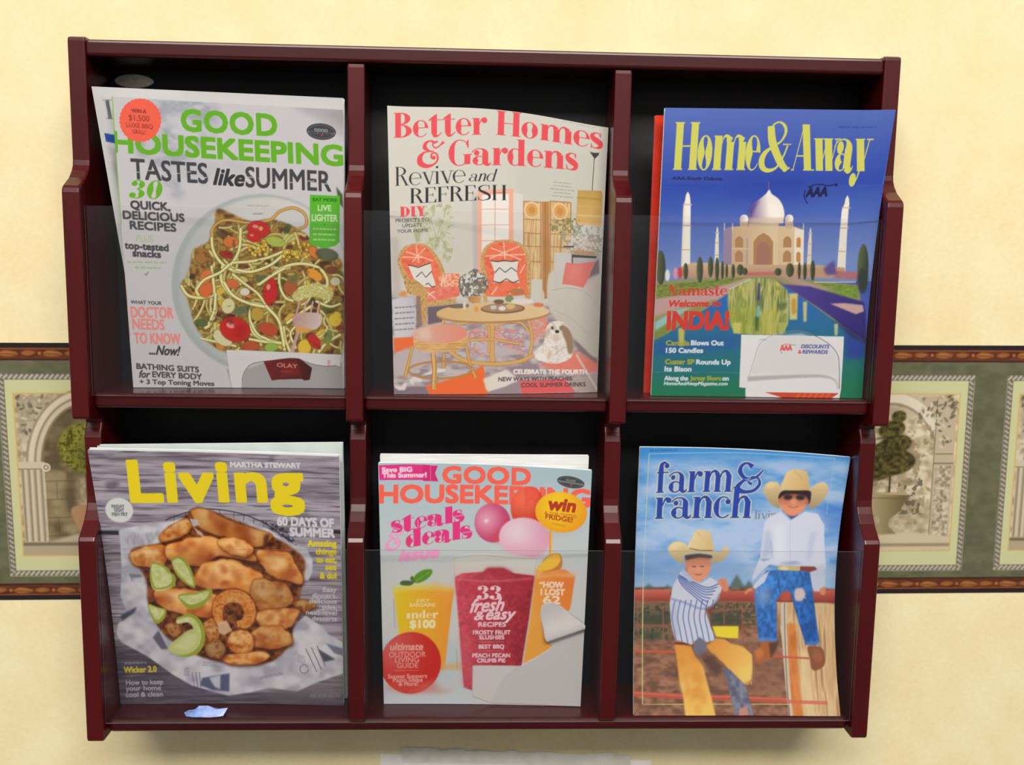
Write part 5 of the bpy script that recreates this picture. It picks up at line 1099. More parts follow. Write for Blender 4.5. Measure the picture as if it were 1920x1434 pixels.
def art_ranch_cover():
    pg = Page([(1200, 838), (1595, 857), (1575, 1342), (1188, 1340)], 394, 496, (120, 160, 214))
    K = view(1170, 820, 4.267); L = view(1170, 1080, 4.267); R = random.Random(6)
    full = [(1170, 820), (1620, 820), (1620, 1360), (1170, 1360)]
    pg.poly(full, pg.lin((1390, 840), (66, 142, 210), (1390, 1100), (150, 184, 222))); cl = pg.mott([(86, 146, 208), (142, 178, 220), (180, 198, 226)], 70, 26, 12, 4, .3, .66)
    pg.poly(K(60, 160, 1850, 190, 1850, 1150, 60, 1150), cl, .8, 8); pg.poly(K(60, 60, 1850, 60, 1850, 190, 900, 150, 60, 200), (62, 140, 208), .7, 9); pg.poly(K(200, 720, 600, 760, 1100, 720, 1150, 820, 700, 900, 150, 850), (176, 200, 230), .6, 10); pg.poly(K(100, 900, 900, 960, 1100, 1150, 100, 1195), (112, 156, 208), .6, 10); pg.poly(K(1560, 560, 1830, 560, 1830, 760, 1700, 800), (70, 120, 200), .6, 8)
    # ground, far corral
    pg.poly(L(60, 120, 1900, 140, 1900, 1130, 60, 1130), pg.mott([(112, 78, 60), (142, 98, 76), (164, 120, 92)], 14, 8, 5), 1, 1)
    for x, w, h in ((220, 60, 45), (380, 40, 35), (960, 70, 110), (1060, 50, 60)): pg.poly(L(x - w, 140, x - w * .4, 140 - h * .6, x, 140 - h, x + w * .5, 140 - h * .5, x + w, 140), (78, 100, 88), .85, 2)
    pg.poly(L(90, 240, 400, 240, 400, 540, 90, 540), pg.mott([(96, 84, 66), (128, 104, 78), (64, 72, 54)], 9, 7, 15), 1, 2); pg.poly(L(720, 240, 1110, 240, 1110, 430, 740, 430), pg.mott([(120, 96, 76), (70, 74, 56), (146, 112, 84)], 9, 7, 25), 1, 2)
    for q in (L(150, 340, 400, 330, 400, 420, 170, 420), L(740, 340, 830, 330, 960, 370, 980, 430, 740, 420), L(180, 480, 320, 480, 320, 535, 180, 535)): pg.poly(q, (62, 70, 54), .8, 3)
    for q in (L(120, 250, 132, 540), L(340, 270, 340, 540), L(850, 240, 850, 420), L(1000, 250, 1000, 560), L(90, 250, 400, 245), L(740, 250, 1110, 250), L(100, 420, 400, 430), L(740, 320, 1100, 300)): pg.line(q, 3, (150, 92, 68), .8)
    pg.poly(L(700, 540, 1100, 560, 1300, 700, 1300, 960, 1040, 960, 760, 920), pg.mott([(128, 88, 68), (150, 106, 82)], 10, 7, 35), .8, 4)
    pg.poly(L(750, 438, 968, 440, 962, 534, 880, 532, 780, 520), (234, 212, 52), 1, .8)
    # rails and post
    RR = (188, 84, 64)
    pg.poly(L(96, 140, 400, 144, 400, 236, 92, 228), pg.lin(L(0, 140), (208, 108, 88), L(0, 236), (150, 60, 48))); pg.poly(L(815, 164, 1850, 150, 1850, 250, 1300, 250, 825, 240), pg.lin(L(0, 150), (200, 98, 80), L(0, 245), (146, 60, 50)))
    pg.line(L(90, 622, 440, 634), 4.5, (196, 90, 62)); pg.line(L(1180, 668, 1700, 690), 4.5, (196, 90, 64)); pg.line(L(80, 945, 480, 970, 900, 985, 1720, 1020), 9, RR); pg.line(L(80, 938, 480, 962, 900, 976, 1720, 1010), 3, (206, 110, 84), .8)
    pg.poly(L(1285, 250, 1900, 262, 1900, 1130, 1330, 1130, 1320, 560), pg.mott([(204, 166, 116), (222, 192, 146), (180, 138, 94)], 5, 60, 55), 1, .8); pg.poly(L(1360, 420, 1440, 420, 1440, 1130, 1352, 1130), pg.mott([(196, 110, 46), (220, 134, 66)], 8, 24, 65), .95, 2); pg.poly(L(1320, 260, 1366, 260, 1356, 1130, 1326, 1130), (206, 198, 182), .9, 1); pg.line(L(1352, 260, 1330, 1130), 1.6, (96, 70, 56), .8); pg.poly(L(1450, 620, 1530, 640, 1530, 1120, 1450, 1120), (230, 206, 156), .7, 3)
    pg.line(L(1200, 672, 1530, 688), 3.6, (196, 92, 66), .9); pg.line(L(1330, 1010, 1640, 1020), 6, (206, 104, 80), .8)
    # frame line
    CM = (222, 206, 120)
    pg.line(K(205, 138, 192, 640) + L(172, 100, 155, 1025), 1.6, (196, 204, 180), .8); pg.line(L(155, 1025, 1340, 1030), 1.4, CM, .8); pg.line(K(205, 138, 900, 146, 1690, 176), 1.6, (156, 196, 220), .8); pg.line(K(1690, 176, 1670, 640), 1.4, (170, 190, 220), .6); pg.line(L(175, 90, 155, 1025), 1.4, CM, .8)
    pg.bars(K(210, 112), K(430, 116), 1, 0, 3, (46, 96, 160), .7, 3, frac=(1, 1))
    # masthead
    BL, OC = (44, 70, 166), (206, 208, 178)
    kw = dict(w=.185, h=.045, s=.05, xh=.70, outline=(OC, 1.6))
    def amp(c, ex):
        pg.line(K(1046, 262, 1005, 232, 962, 250, 950, 300, 985, 350, 1040, 366, 985, 375, 940, 420, 945, 450, 1000, 468, 1070, 455, 1112, 405, 1100, 360, 1050, 345, 1022, 385, 1050, 405), [10 + ex, 4 + ex, 6 + ex, 9 + ex, 7 + ex, 3 + ex, 5 + ex, 9 + ex, 11 + ex, 7 + ex, 6 + ex, 6 + ex, 4 + ex, 3.4 + ex, 3.4 + ex, 6 + ex], c, smooth=True); pg.line(K(1040, 366, 1090, 340, 1132, 292), [3 + ex, 5 + ex, 3 + ex], c, smooth=True)
    pg.serif('farm', K(268, 464), K(890, 468), 58, BL, **kw); amp(OC, 3); pg.serif('ranch', K(266, 678), K(1060, 684), 59, BL, **kw); amp(BL, 0)
    pg.serif('living', K(1090, 690), K(1310, 692), 17, (126, 132, 148), w=.13, h=.05, s=.05)
    # ---- seated boy in white shirt
    SK, SD = (216, 138, 104), (176, 96, 66)
    pg.poly(L(1205, 0, 1400, -20, 1560, 0, 1590, 200, 1622, 560, 1590, 590, 1510, 584, 1460, 400, 1400, 170, 1330, 180, 1285, 240, 1280, 556, 1200, 572, 1130, 550, 1112, 300, 1105, 180, 1150, 80), pg.mul(pg.lin(L(1150, 100), (66, 130, 206), L(1560, 500), (30, 88, 168)), pg.mott([(108, 108, 108), (146, 146, 146)], 6, 9, 3)), 1, .8)
    pg.poly(L(1110, 150, 1230, 130, 1240, 260, 1140, 270), (150, 176, 214), .6, 6); pg.poly(L(1440, 150, 1500, 140, 1525, 190, 1490, 240, 1440, 230), (222, 196, 190), .95, 1.5, True); pg.line(L(1440, 210, 1490, 190, 1530, 220), 1.4, (190, 206, 230), .8); pg.line(L(1300, 60, 1320, 180), 2.5, (30, 70, 140), .7, 1); pg.poly(L(1330, 170, 1390, 160, 1400, 240, 1330, 240), (186, 84, 64), .9, 1)
    pg.poly(L(1140, 530, 1280, 530, 1276, 560, 1134, 558), (110, 150, 200), .6, 1.5); pg.poly(L(1520, 560, 1624, 556, 1620, 590, 1520, 592), (110, 150, 200), .6, 1.5)
    pg.poly(L(1150, 560, 1270, 568, 1250, 620, 1240, 690, 1190, 690, 1130, 730, 1085, 690, 1090, 640, 1140, 610), (172, 98, 50), 1, .8, True); pg.poly(L(1210, 570, 1290, 560, 1270, 620, 1220, 690), (84, 56, 44), .9, 1.5); pg.ell(*L(1130, 650), 8, 10, (204, 130, 66), .7, 20, 2)
    pg.poly(L(1525, 600, 1600, 596, 1640, 610, 1658, 660, 1650, 735, 1590, 778, 1545, 770, 1535, 690), (140, 84, 56), 1, .8, True); pg.ell(*L(1600, 670), 10, 12, (166, 104, 70), .7, 0, 3)
    # shirt, arms
    SH, SS = (206, 212, 228), (150, 160, 200)
    pg.poly(K(1172, 724, 1210, 670, 1300, 630, 1385, 700, 1500, 622, 1600, 640, 1660, 730, 1672, 900, 1690, 1060, 1680, 1100, 1620, 1090, 1500, 1072, 1290, 1072, 1230, 1060, 1160, 1120, 1090, 1195, 1090, 1150, 1150, 1000), SH, 1, .8)
    pg.poly(K(1250, 740, 1340, 720, 1360, 1000, 1270, 1040), (222, 226, 238), .7, 5); pg.poly(K(1190, 780, 1230, 800, 1250, 960, 1200, 1000, 1160, 1020), SS, .45, 4); pg.poly(K(1560, 800, 1600, 780, 1560, 1000, 1530, 1050), SS, .45, 4); pg.line(K(1385, 700, 1390, 900, 1400, 1060), 1.2, (176, 184, 212), .7); pg.line(K(1232, 860, 1250, 1000), 2, (156, 168, 206), .8, 1); pg.poly(K(1145, 1020, 1250, 1010, 1180, 1035), (110, 120, 170), .7, 1.5); pg.poly(K(1300, 1050, 1440, 1030, 1500, 1050, 1400, 1060), (120, 130, 180), .6, 2)
    pg.poly(L(1090, 130, 1170, 40, 1230, 0, 1190, 90, 1110, 150), SH, 1, .8); pg.poly(L(1560, 0, 1680, -60, 1690, 120, 1640, 165, 1590, 160), (196, 204, 222), 1, 1); pg.poly(L(1022, 170, 1060, 140, 1100, 140, 1090, 160, 1060, 170, 1030, 194), SK, 1, .7); pg.poly(L(1640, 140, 1690, 120, 1685, 190, 1650, 190), SK, 1, .8)
    pg.poly(K(1296, 1070, 1480, 1074, 1478, 1110, 1300, 1104), (206, 186, 120), 1, .7); pg.ell(*K(1350, 1090), 8, 4, (232, 222, 180), .8, 0, 1); pg.poly(K(1480, 1072, 1600, 1072, 1620, 1096, 1560, 1118, 1480, 1104), (136, 66, 56), 1, .8)
    pg.poly(K(1310, 620, 1390, 690, 1500, 596, 1480, 560, 1330, 560), (124, 138, 190), 1, 1); pg.poly(K(1340, 640, 1390, 690, 1450, 650, 1400, 660), (70, 70, 110), .8, 1)
    # head and hat
    pg.poly(K(1268, 500, 1320, 440, 1510, 440, 1536, 500, 1516, 560, 1290, 560), (52, 40, 42), 1, 1.2, True); pg.poly(K(1282, 530, 1320, 490, 1400, 480, 1490, 496, 1508, 540, 1492, 600, 1450, 640, 1392, 662, 1340, 640, 1300, 596), pg.lin(K(1400, 480), (150, 92, 72), K(1400, 590), (226, 146, 110)), 1, 1.2, True)
    for x in (1350, 1450): pg.ell(*K(x, 508), 8.5, 5, (44, 36, 44), .9, 0, 1.4)
    pg.ell(*K(1398, 545), 6, 6, (230, 158, 120), .8, 0, 2); pg.line(K(1358, 582, 1398, 592, 1440, 582), 1.8, (150, 70, 60), .8, .5, True); pg.line(K(1376, 586, 1420, 586), 1.4, (226, 150, 130), .7, .6)
    pg.ell(*K(1280, 545), 3.5, 6, (206, 120, 84), .9, 0, 1); pg.ell(*K(1505, 545), 3.5, 6, (196, 112, 80), .9, 0, 1)
    pg.poly(K(1148, 430, 1190, 384, 1260, 392, 1300, 440, 1420, 446, 1520, 430, 1570, 390, 1630, 378, 1664, 426, 1640, 520, 1580, 580, 1524, 596, 1536, 500, 1510, 448, 1330, 448, 1272, 500, 1290, 600, 1210, 560, 1160, 490), pg.lin(K(1400, 380), (222, 198, 146), K(1400, 590), (166, 146, 110)), 1, .8, True); pg.poly(K(1290, 440, 1306, 350, 1330, 296, 1390, 276, 1450, 282, 1490, 310, 1512, 420, 1518, 440, 1420, 450), pg.lin(K(1300, 300), (226, 202, 150), K(1510, 420), (206, 170, 110)), 1, .8, True); pg.line(K(1380, 290, 1430, 330, 1450, 360), 1.5, (176, 146, 96), .6, .8, True); pg.poly(K(1160, 420, 1200, 392, 1260, 400, 1200, 440), (234, 212, 164), .7, 3)
    # ---- smaller boy in striped shirt
    pg.poly(L(430, 575, 500, 580, 570, 592, 600, 668, 660, 740, 690, 860, 720, 980, 745, 1118, 500, 1118, 488, 960, 462, 840, 450, 700), pg.lin(L(560, 600), (226, 150, 62), L(600, 1080), (240, 196, 96)), 1, 1.2); [pg.ell(*L(R.uniform(470, 700), R.uniform(620, 1080)), R.uniform(4, 9), R.uniform(7, 14), R.choice([(208, 126, 48), (244, 206, 124), (216, 138, 54)]), .3, R.uniform(-20, 20), 3) for _ in range(18)]
    pg.poly(L(690, 592, 780, 532, 850, 540, 900, 572, 1000, 598, 1070, 660, 1066, 760, 1050, 850, 985, 876, 930, 840, 830, 720, 740, 650), pg.lin(L(700, 600), (222, 146, 58), L(1050, 800), (240, 198, 106)), 1, 1.2); pg.poly(L(940, 760, 1060, 740, 1050, 850, 980, 874), (238, 206, 104), .7, 4)
    for k in range(16): x = 930 + k * 8; pg.line(L(x, 830 + 2 * k, x + R.uniform(-12, 8), 885), 1.2, (232, 190, 90), .8)
    pg.poly(L(820, 760, 880, 770, 960, 850, 1000, 890, 1050, 1112, 900, 1112, 860, 900), pg.mott([(92, 94, 116), (132, 134, 152)], 8, 10, 75), 1, 1); pg.poly(L(935, 1070, 1000, 1040, 1010, 1110, 930, 1115), (206, 140, 120), .9, 1.2)
    pg.poly(L(600, 520, 690, 510, 700, 620, 640, 670, 590, 640), (112, 112, 130), 1, 1.2); pg.poly(L(640, 650, 760, 660, 820, 760, 780, 830, 700, 760), (72, 52, 44), .7, 4); pg.line(L(430, 566, 560, 574), 4, (120, 54, 40))
    shirt = L(490, 0, 540, 20, 600, 70, 660, 100, 740, 50, 800, 90, 842, 130, 800, 230, 740, 300, 700, 330, 740, 450, 776, 545, 700, 562, 640, 520, 570, 580, 500, 556, 440, 540, 408, 420, 396, 260, 420, 130)
    pg.poly(shirt, (202, 207, 222), 1, .8); pg.setclip(shirt)
    SB = (78, 96, 164)
    for k in range(8): x = 412 + k * 46; pg.line(L(x + 30, 230, x + 4, 360, x + 22, 470, x + 44, 590), 2.0, SB, .85, .4, True)
    for k in range(7): pg.line(L(455 + k * 12, 20 + k * 8 - 10, 500 + k * 16, 110 - k * 4, 640 + k * 12, 230 - k * 16, 700 + k * 20, 280 - k * 30), 2.2, SB, .85, .4, True)
    pg.line(L(400, 215, 520, 250, 660, 300, 760, 270, 820, 180), 3, (110, 122, 176), .7, 1.2, True); pg.poly(L(400, 250, 460, 260, 470, 520, 420, 520), (150, 158, 196), .4, 5); pg.setclip()
    pg.poly(L(800, 100, 830, 66, 870, 70, 890, 150, 850, 165, 830, 130), SK, 1, .8, True); pg.line(L(840, 85, 848, 120), 1.2, SD, .7); pg.poly(L(690, 300, 760, 280, 770, 330, 720, 345), (120, 70, 56), .9, 1.5)
    pg.poly(K(530, 1010, 640, 985, 730, 1000, 742, 1090, 706, 1160, 650, 1196, 590, 1180, 546, 1120), pg.lin(K(640, 990), (170, 108, 84), K(640, 1090), (226, 152, 120)), 1, 1, True); pg.poly(K(520, 980, 640, 968, 756, 985, 750, 1010, 640, 1000, 530, 1022), (74, 58, 56), .95, 1.2)
    for x in (602, 668): pg.line(K(x - 16, 1072, x + 16, 1074), 2, (90, 54, 48), .9, .6)
    pg.ell(*K(640, 1100), 4.5, 5, (230, 160, 128), .8, 0, 1.6); pg.line(K(610, 1134, 640, 1142, 668, 1134), 1.8, (160, 76, 70), .9, .5, True); pg.ell(*K(540, 1090), 3, 6, (206, 124, 96), .9, 0, 1); pg.poly(K(505, 1090, 545, 1120, 600, 1190, 560, 1195, 500, 1130), (176, 190, 220), 1, 1)
    pg.poly(K(380, 940, 400, 890, 450, 868, 520, 884, 560, 920, 650, 950, 760, 950, 810, 960, 850, 918, 884, 924, 892, 960, 860, 1010, 790, 1048, 745, 1040, 750, 985, 640, 966, 520, 984, 516, 1046, 440, 1016), pg.lin(K(600, 870), (226, 204, 152), K(600, 1040), (176, 156, 116)), 1, .8, True); pg.poly(K(548, 920, 580, 840, 604, 790, 650, 776, 720, 792, 742, 840, 760, 950, 650, 955), pg.lin(K(560, 800), (228, 208, 158), K(750, 900), (206, 180, 126)), 1, .8, True); pg.line(K(560, 926, 650, 944, 756, 946), 2.4, (100, 84, 70), .75, .6, True); pg.poly(K(385, 930, 430, 878, 500, 885, 440, 930), (236, 216, 168), .7, 3); pg.line(K(606, 792, 640, 810, 650, 830), 1.4, (176, 150, 104), .6, .8, True)
    return pg
# ------------------------------------------------------------------ the wallpaper border
BU = 1827.0                                       # cells per metre
def art_border():
    xa, xb = -0.80, 0.90
    u0, u1 = xa * BU, xb * BU; W_ = int(round(u1 - u0)); H_ = 475
    pg = Page([(u0, 0), (u1, 0), (u1, H_), (u0, H_)], W_, H_, (100, 106, 74)); R = random.Random(9)
    def band(y0, y1, c): pg.poly([(u0, y0), (u1, y0), (u1, y1), (u0, y1)], c)
    band(0, 475, pg.mott([(92, 92, 68), (106, 105, 80)], 20, 14, 3))
    for y, s in ((0, 1), (475, -1)):
        band(min(y, y + s * 9), max(y, y + s * 9), (38, 32, 34)); band(min(y + s * 9, y + s * 31), max(y + s * 9, y + s * 31), pg.mott([(78, 40, 28), (104, 56, 34)], 26, 5, 6)); band(min(y + s * 10, y + s * 12), max(y + s * 10, y + s * 12), (140, 76, 40)); band(min(y + s * 29, y + s * 32), max(y + s * 29, y + s * 32), (66, 34, 28))
        u = u0
        while u < u1:
            yy = y + s * 19
            pg.poly([(u, yy + 1), (u + 8, yy - 5), (u + 22, yy - 4), (u + 34, yy + 1), (u + 22, yy + 5), (u + 8, yy + 5)], (168, 112, 58), .9, 1.2, True); pg.poly([(u + 38, yy), (u + 50, yy - 5), (u + 64, yy - 1), (u + 50, yy + 5)], (156, 98, 50), .9, 1.2, True)
            pg.line([(u + 3, yy + 1), (u + 30, yy + 2)], 1.6, (96, 46, 24), .8); pg.ell(u + 71, yy, 3, 3, (182, 112, 50), .9, 0, .8); pg.line([(u + 44, yy + 6), (u + 62, yy + 6)], 2, (70, 32, 22), .8, 1); u += 77
    def rope(x0, y0, x1, y1):
        n = int(max(abs(x1 - x0), abs(y1 - y0)) / 9); dx, dy = (x1 - x0) / n, (y1 - y0) / n
        pg.line([(x0, y0), (x1, y1)], 11, (112, 104, 90))
        for k in range(n):
            x, y = x0 + dx * (k + .5), y0 + dy * (k + .5)
            if abs(dx) > abs(dy): pg.line([(x - 4, y + 4), (x + 4, y - 4)], 4, (182, 174, 158), .95, .5)
            else: pg.line([(x - 4, y - 3), (x + 4, y + 3)], 3.6, (178, 168, 152), .95, .5)
    STONE = [(150, 136, 108), (186, 172, 144), (206, 194, 168)]
    def leaves(pts, n, sd):
        Q = random.Random(sd); P = np.array(pts); lo, hi = P.min(0), P.max(0)
        for _ in range(n): pg.ell(Q.uniform(lo[0], hi[0]), Q.uniform(lo[1], hi[1]), Q.uniform(3, 7), Q.uniform(1.6, 3), Q.choice([(88, 82, 66), (110, 100, 80), (206, 196, 170), (120, 108, 84)]), .8, Q.uniform(0, 180), .7)
    def niche(a):
        pg.poly([(a + 27, 92), (a + 279, 92), (a + 279, 390), (a + 27, 390)], pg.mott(STONE, 10, 10, 41), 1)
        pg.poly([(a + 30, 94), (a + 276, 94), (a + 276, 175), (a + 30, 175)], (160, 148, 122), .5, 4); leaves([(a + 32, 96), (a + 90, 170)], 34, 1); leaves([(a + 216, 96), (a + 274, 170)], 34, 2)
        c = a + 153
        for rx, ry, col in ((112, 142, (150, 136, 110)), (108, 138, (206, 194, 168)), (98, 128, (146, 132, 106)), (94, 124, (196, 184, 158)), (86, 116, (128, 114, 88))):
            th = np.linspace(math.pi, 2 * math.pi, 30); pg.poly([(c + rx * math.cos(t), 224 + ry * math.sin(t)) for t in th] + [(c + rx, 226), (c - rx, 226)], col, 1, .8)
        th = np.linspace(math.pi, 2 * math.pi, 30); arch = [(c + 82 * math.cos(t), 224 + 112 * math.sin(t)) for t in th] + [(c + 82, 366), (c - 82, 366)]
        pg.poly(arch, pg.mott([(98, 84, 58), (130, 114, 82), (150, 134, 100)], 26, 20, 51), 1, .6); pg.setclip(arch)
        pg.poly([(c - 82, 100), (c + 82, 100), (c + 82, 200), (c - 82, 200)], (84, 72, 52), .5, 14)
        for k in range(7): y = 150 + k * 34; pg.line([(c - 84, y), (c + 84, y - 5)], 1.5, (86, 72, 50), .7, .7); [pg.line([(c - 80 + j * 40 + (k % 2) * 20, y), (c - 80 + j * 40 + (k % 2) * 20, y + 32)], 1.5, (86, 72, 50), .6, .7) for j in range(5)]
        pg.poly([(c - 20, 240), (c + 60, 232), (c + 84, 300), (c + 84, 366), (c - 20, 366)], pg.mott([(150, 134, 104), (196, 180, 148)], 9, 9, 61), .85, 5)
        pg.line([(c - 6, 228), (c - 6, 300)], 4, (92, 78, 50)); pg.poly([(c - 34, 300), (c + 24, 300), (c + 16, 340), (c + 6, 352), (c - 16, 352), (c - 26, 340)], (170, 132, 96), 1, 1, True); pg.poly([(c - 84, 366), (c - 30, 350), (c + 84, 354), (c + 84, 368)], (176, 164, 138), 1, 2)
        pg.ell(c - 8, 190, 45, 46, pg.mott([(78, 78, 26), (120, 118, 44), (150, 146, 62), (96, 96, 34)], 7, 7, 71, 3), 1, 0, 2); pg.ell(c + 8, 204, 32, 34, (70, 72, 30), .35, 0, 8)
        pg.setclip()
        for x0 in (a + 30, a + 238):
            pg.poly([(x0, 226), (x0 + 40, 226), (x0 + 40, 366), (x0, 366)], (180, 166, 138))
            for k in range(4): pg.line([(x0 + 4 + k * 11, 230), (x0 + 4 + k * 11, 364)], 3, (132, 118, 94), .85, .6); pg.line([(x0 + 9 + k * 11, 230), (x0 + 9 + k * 11, 364)], 3, (208, 198, 174), .8, .6)
            pg.poly([(x0 - 3, 216), (x0 + 44, 216), (x0 + 44, 228), (x0 - 3, 228)], (196, 184, 158), 1, .6); pg.line([(x0 - 3, 229), (x0 + 44, 229)], 1.5, (120, 106, 84), .9)
        for x in (a + 76, a + 230): pg.ell(x, 226, 8, 8, (206, 196, 172)); pg.ell(x, 226, 5, 5, (140, 126, 102)); pg.ell(x, 226, 2.5, 2.5, (206, 196, 172))
        pg.poly([(a + 27, 366), (a + 279, 366), (a + 279, 390), (a + 27, 390)], (172, 156, 128)); pg.poly([(a + 27, 366), (a + 279, 366), (a + 279, 372), (a + 27, 372)], (112, 98, 78), .9, 1)
    def cypress(a):
        pg.poly([(a + 27, 92), (a + 279, 92), (a + 279, 390), (a + 27, 390)], pg.mott([(168, 152, 120), (198, 184, 154), (216, 204, 178)], 13, 11, 81), 1); c = a + 153
        pg.poly([(a + 27, 92), (a + 236, 92), (a + 236, 130), (a + 27, 130)], (172, 156, 130), .7, 5); th = np.linspace(math.pi, 2 * math.pi, 26)
        pg.line([(c + 104 * math.cos(t), 232 + 134 * math.sin(t)) for t in th], 17, (214, 204, 180), 1, .7); pg.line([(c + 94 * math.cos(t), 234 + 124 * math.sin(t)) for t in th], 3, (128, 112, 86), .8, 1)
        pg.speck([(a + 60, 140), (a + 236, 140), (a + 236, 366), (a + 60, 366)], (136, 118, 88), 13, .56, 91, .7); pg.poly([(a + 34, 300), (a + 236, 300), (a + 236, 366), (a + 34, 366)], pg.mott([(142, 126, 96), (184, 168, 136)], 12, 9, 95), .7, 5)
        for x0 in (a + 29, a + 238):
            pg.poly([(x0, 100), (x0 + 38, 100), (x0 + 38, 366), (x0, 366)], (186, 170, 142), 1, .8); pg.poly([(x0 + 4, 226), (x0 + 34, 226), (x0 + 34, 362), (x0 + 4, 362)], pg.mott([(136, 120, 94), (206, 194, 168)], 6, 6, 101), .95, .8); pg.line([(x0 + 2, 204), (x0 + 36, 204)], 2, (126, 110, 86)); pg.line([(x0, 222), (x0 + 38, 222)], 3, (130, 114, 90)); pg.line([(x0, 100), (x0, 366)], 2, (120, 104, 80), .8)
        leaves([(c + 52, 94), (a + 276, 140)], 46, 3); leaves([(c + 86, 136), (c + 112, 190)], 14, 4); leaves([(a + 30, 94), (c - 52, 140)], 40, 5); pg.speck([(c + 20, 250), (c + 70, 250), (c + 70, 320), (c + 20, 320)], (92, 82, 62), 9, .52, 121, .8)
        pg.line([(c + 4, 230), (c + 4, 290)], 4, (84, 72, 46))
        G = pg.mott([(52, 48, 26), (78, 70, 36), (104, 96, 46)], 7, 6, 111)
        for x, y, rx, ry in ((14, 134, 14, 12), (2, 158, 26, 16), (10, 186, 32, 18), (-8, 196, 34, 16), (14, 222, 37, 22), (-16, 236, 36, 18), (-6, 212, 44, 16)): pg.ell(c + x, y, rx, ry, G, 1, -12, 1.4)
        for x, y in ((0, 172), (4, 206), (-4, 146)): pg.line([(c + x - 26, y + 3), (c + x + 20, y - 2)], 3, (48, 46, 26), .8, 1.4)
        pg.poly([(c - 40, 278), (c + 36, 278), (c + 34, 300), (c + 22, 318), (c + 8, 328), (c + 6, 342), (c + 24, 360), (c - 30, 360), (c - 12, 342), (c - 12, 328), (c - 30, 314)], pg.lin((c - 40, 0), (190, 172, 130), (c + 36, 0), (104, 90, 58)), 1, .9); pg.line([(c - 42, 280), (c + 38, 280)], 5, (176, 156, 110)); pg.line([(c - 40, 288), (c + 36, 289)], 1.6, (100, 84, 54), .8)
        pg.poly([(a + 27, 366), (c + 10, 358), (c + 50, 354), (a + 279, 364), (a + 279, 390), (a + 27, 390)], (196, 182, 152), 1, 1.5); pg.poly([(a + 27, 376), (a + 279, 376), (a + 279, 382), (a + 27, 382)], (136, 118, 92), .8, 1.2)
    for k in range(-1, 7):
        a = -851 + 367.8 * k
        if a > u1 or a + 306 < u0: continue
        pg.poly([(a, 56), (a + 306, 56), (a + 306, 430), (a, 430)], (196, 196, 148)); (cypress if k % 2 == 0 and k != 0 else niche)(a)
        pg.line([(a + 26, 91), (a + 280, 91), (a + 280, 391), (a + 26, 391), (a + 26, 90)], 2.2, (206, 164, 76))
        rope(a, 61, a + 306, 61); rope(a, 424, a + 306, 424); rope(a + 6, 66, a + 6, 424); rope(a + 300, 66, a + 300, 424)
    return pg, xa, xb

def build_border():
    pg, xa, xb = art_border()
    w, h = pg.w, pg.h
    x = xa + (np.arange(w) + .5) / BU
    fine = ((x > -0.53) & (x < -0.305)) | ((x > 0.33) & (x < 0.66))
    keep = np.where(fine | (np.arange(w) % 5 == 0) | (np.arange(w) == w - 1))[0]
    X, Zr = np.meshgrid(x[keep], 0.26 * (1 - np.arange(h) / (h - 1)))
    me = grid_mesh('trim_1', np.stack([X, np.full_like(X, -0.0004), Zr], -1), pg.a[:, keep] * GAIN['border'])
    o = link_mesh('trim_1', me, M_WALLPRINT)
    tag(o, 'wallpaper border of framed garden niches with urns and topiary on green', 'wallpaper border', kind='structure')

# ------------------------------------------------------------------ magazines
GAIN = {'border': 0.97, 'green': 0.92, 'room': 0.95, 'travel': 0.93, 'fish': 0.93, 'drinks': 0.94, 'ranch': 0.94}

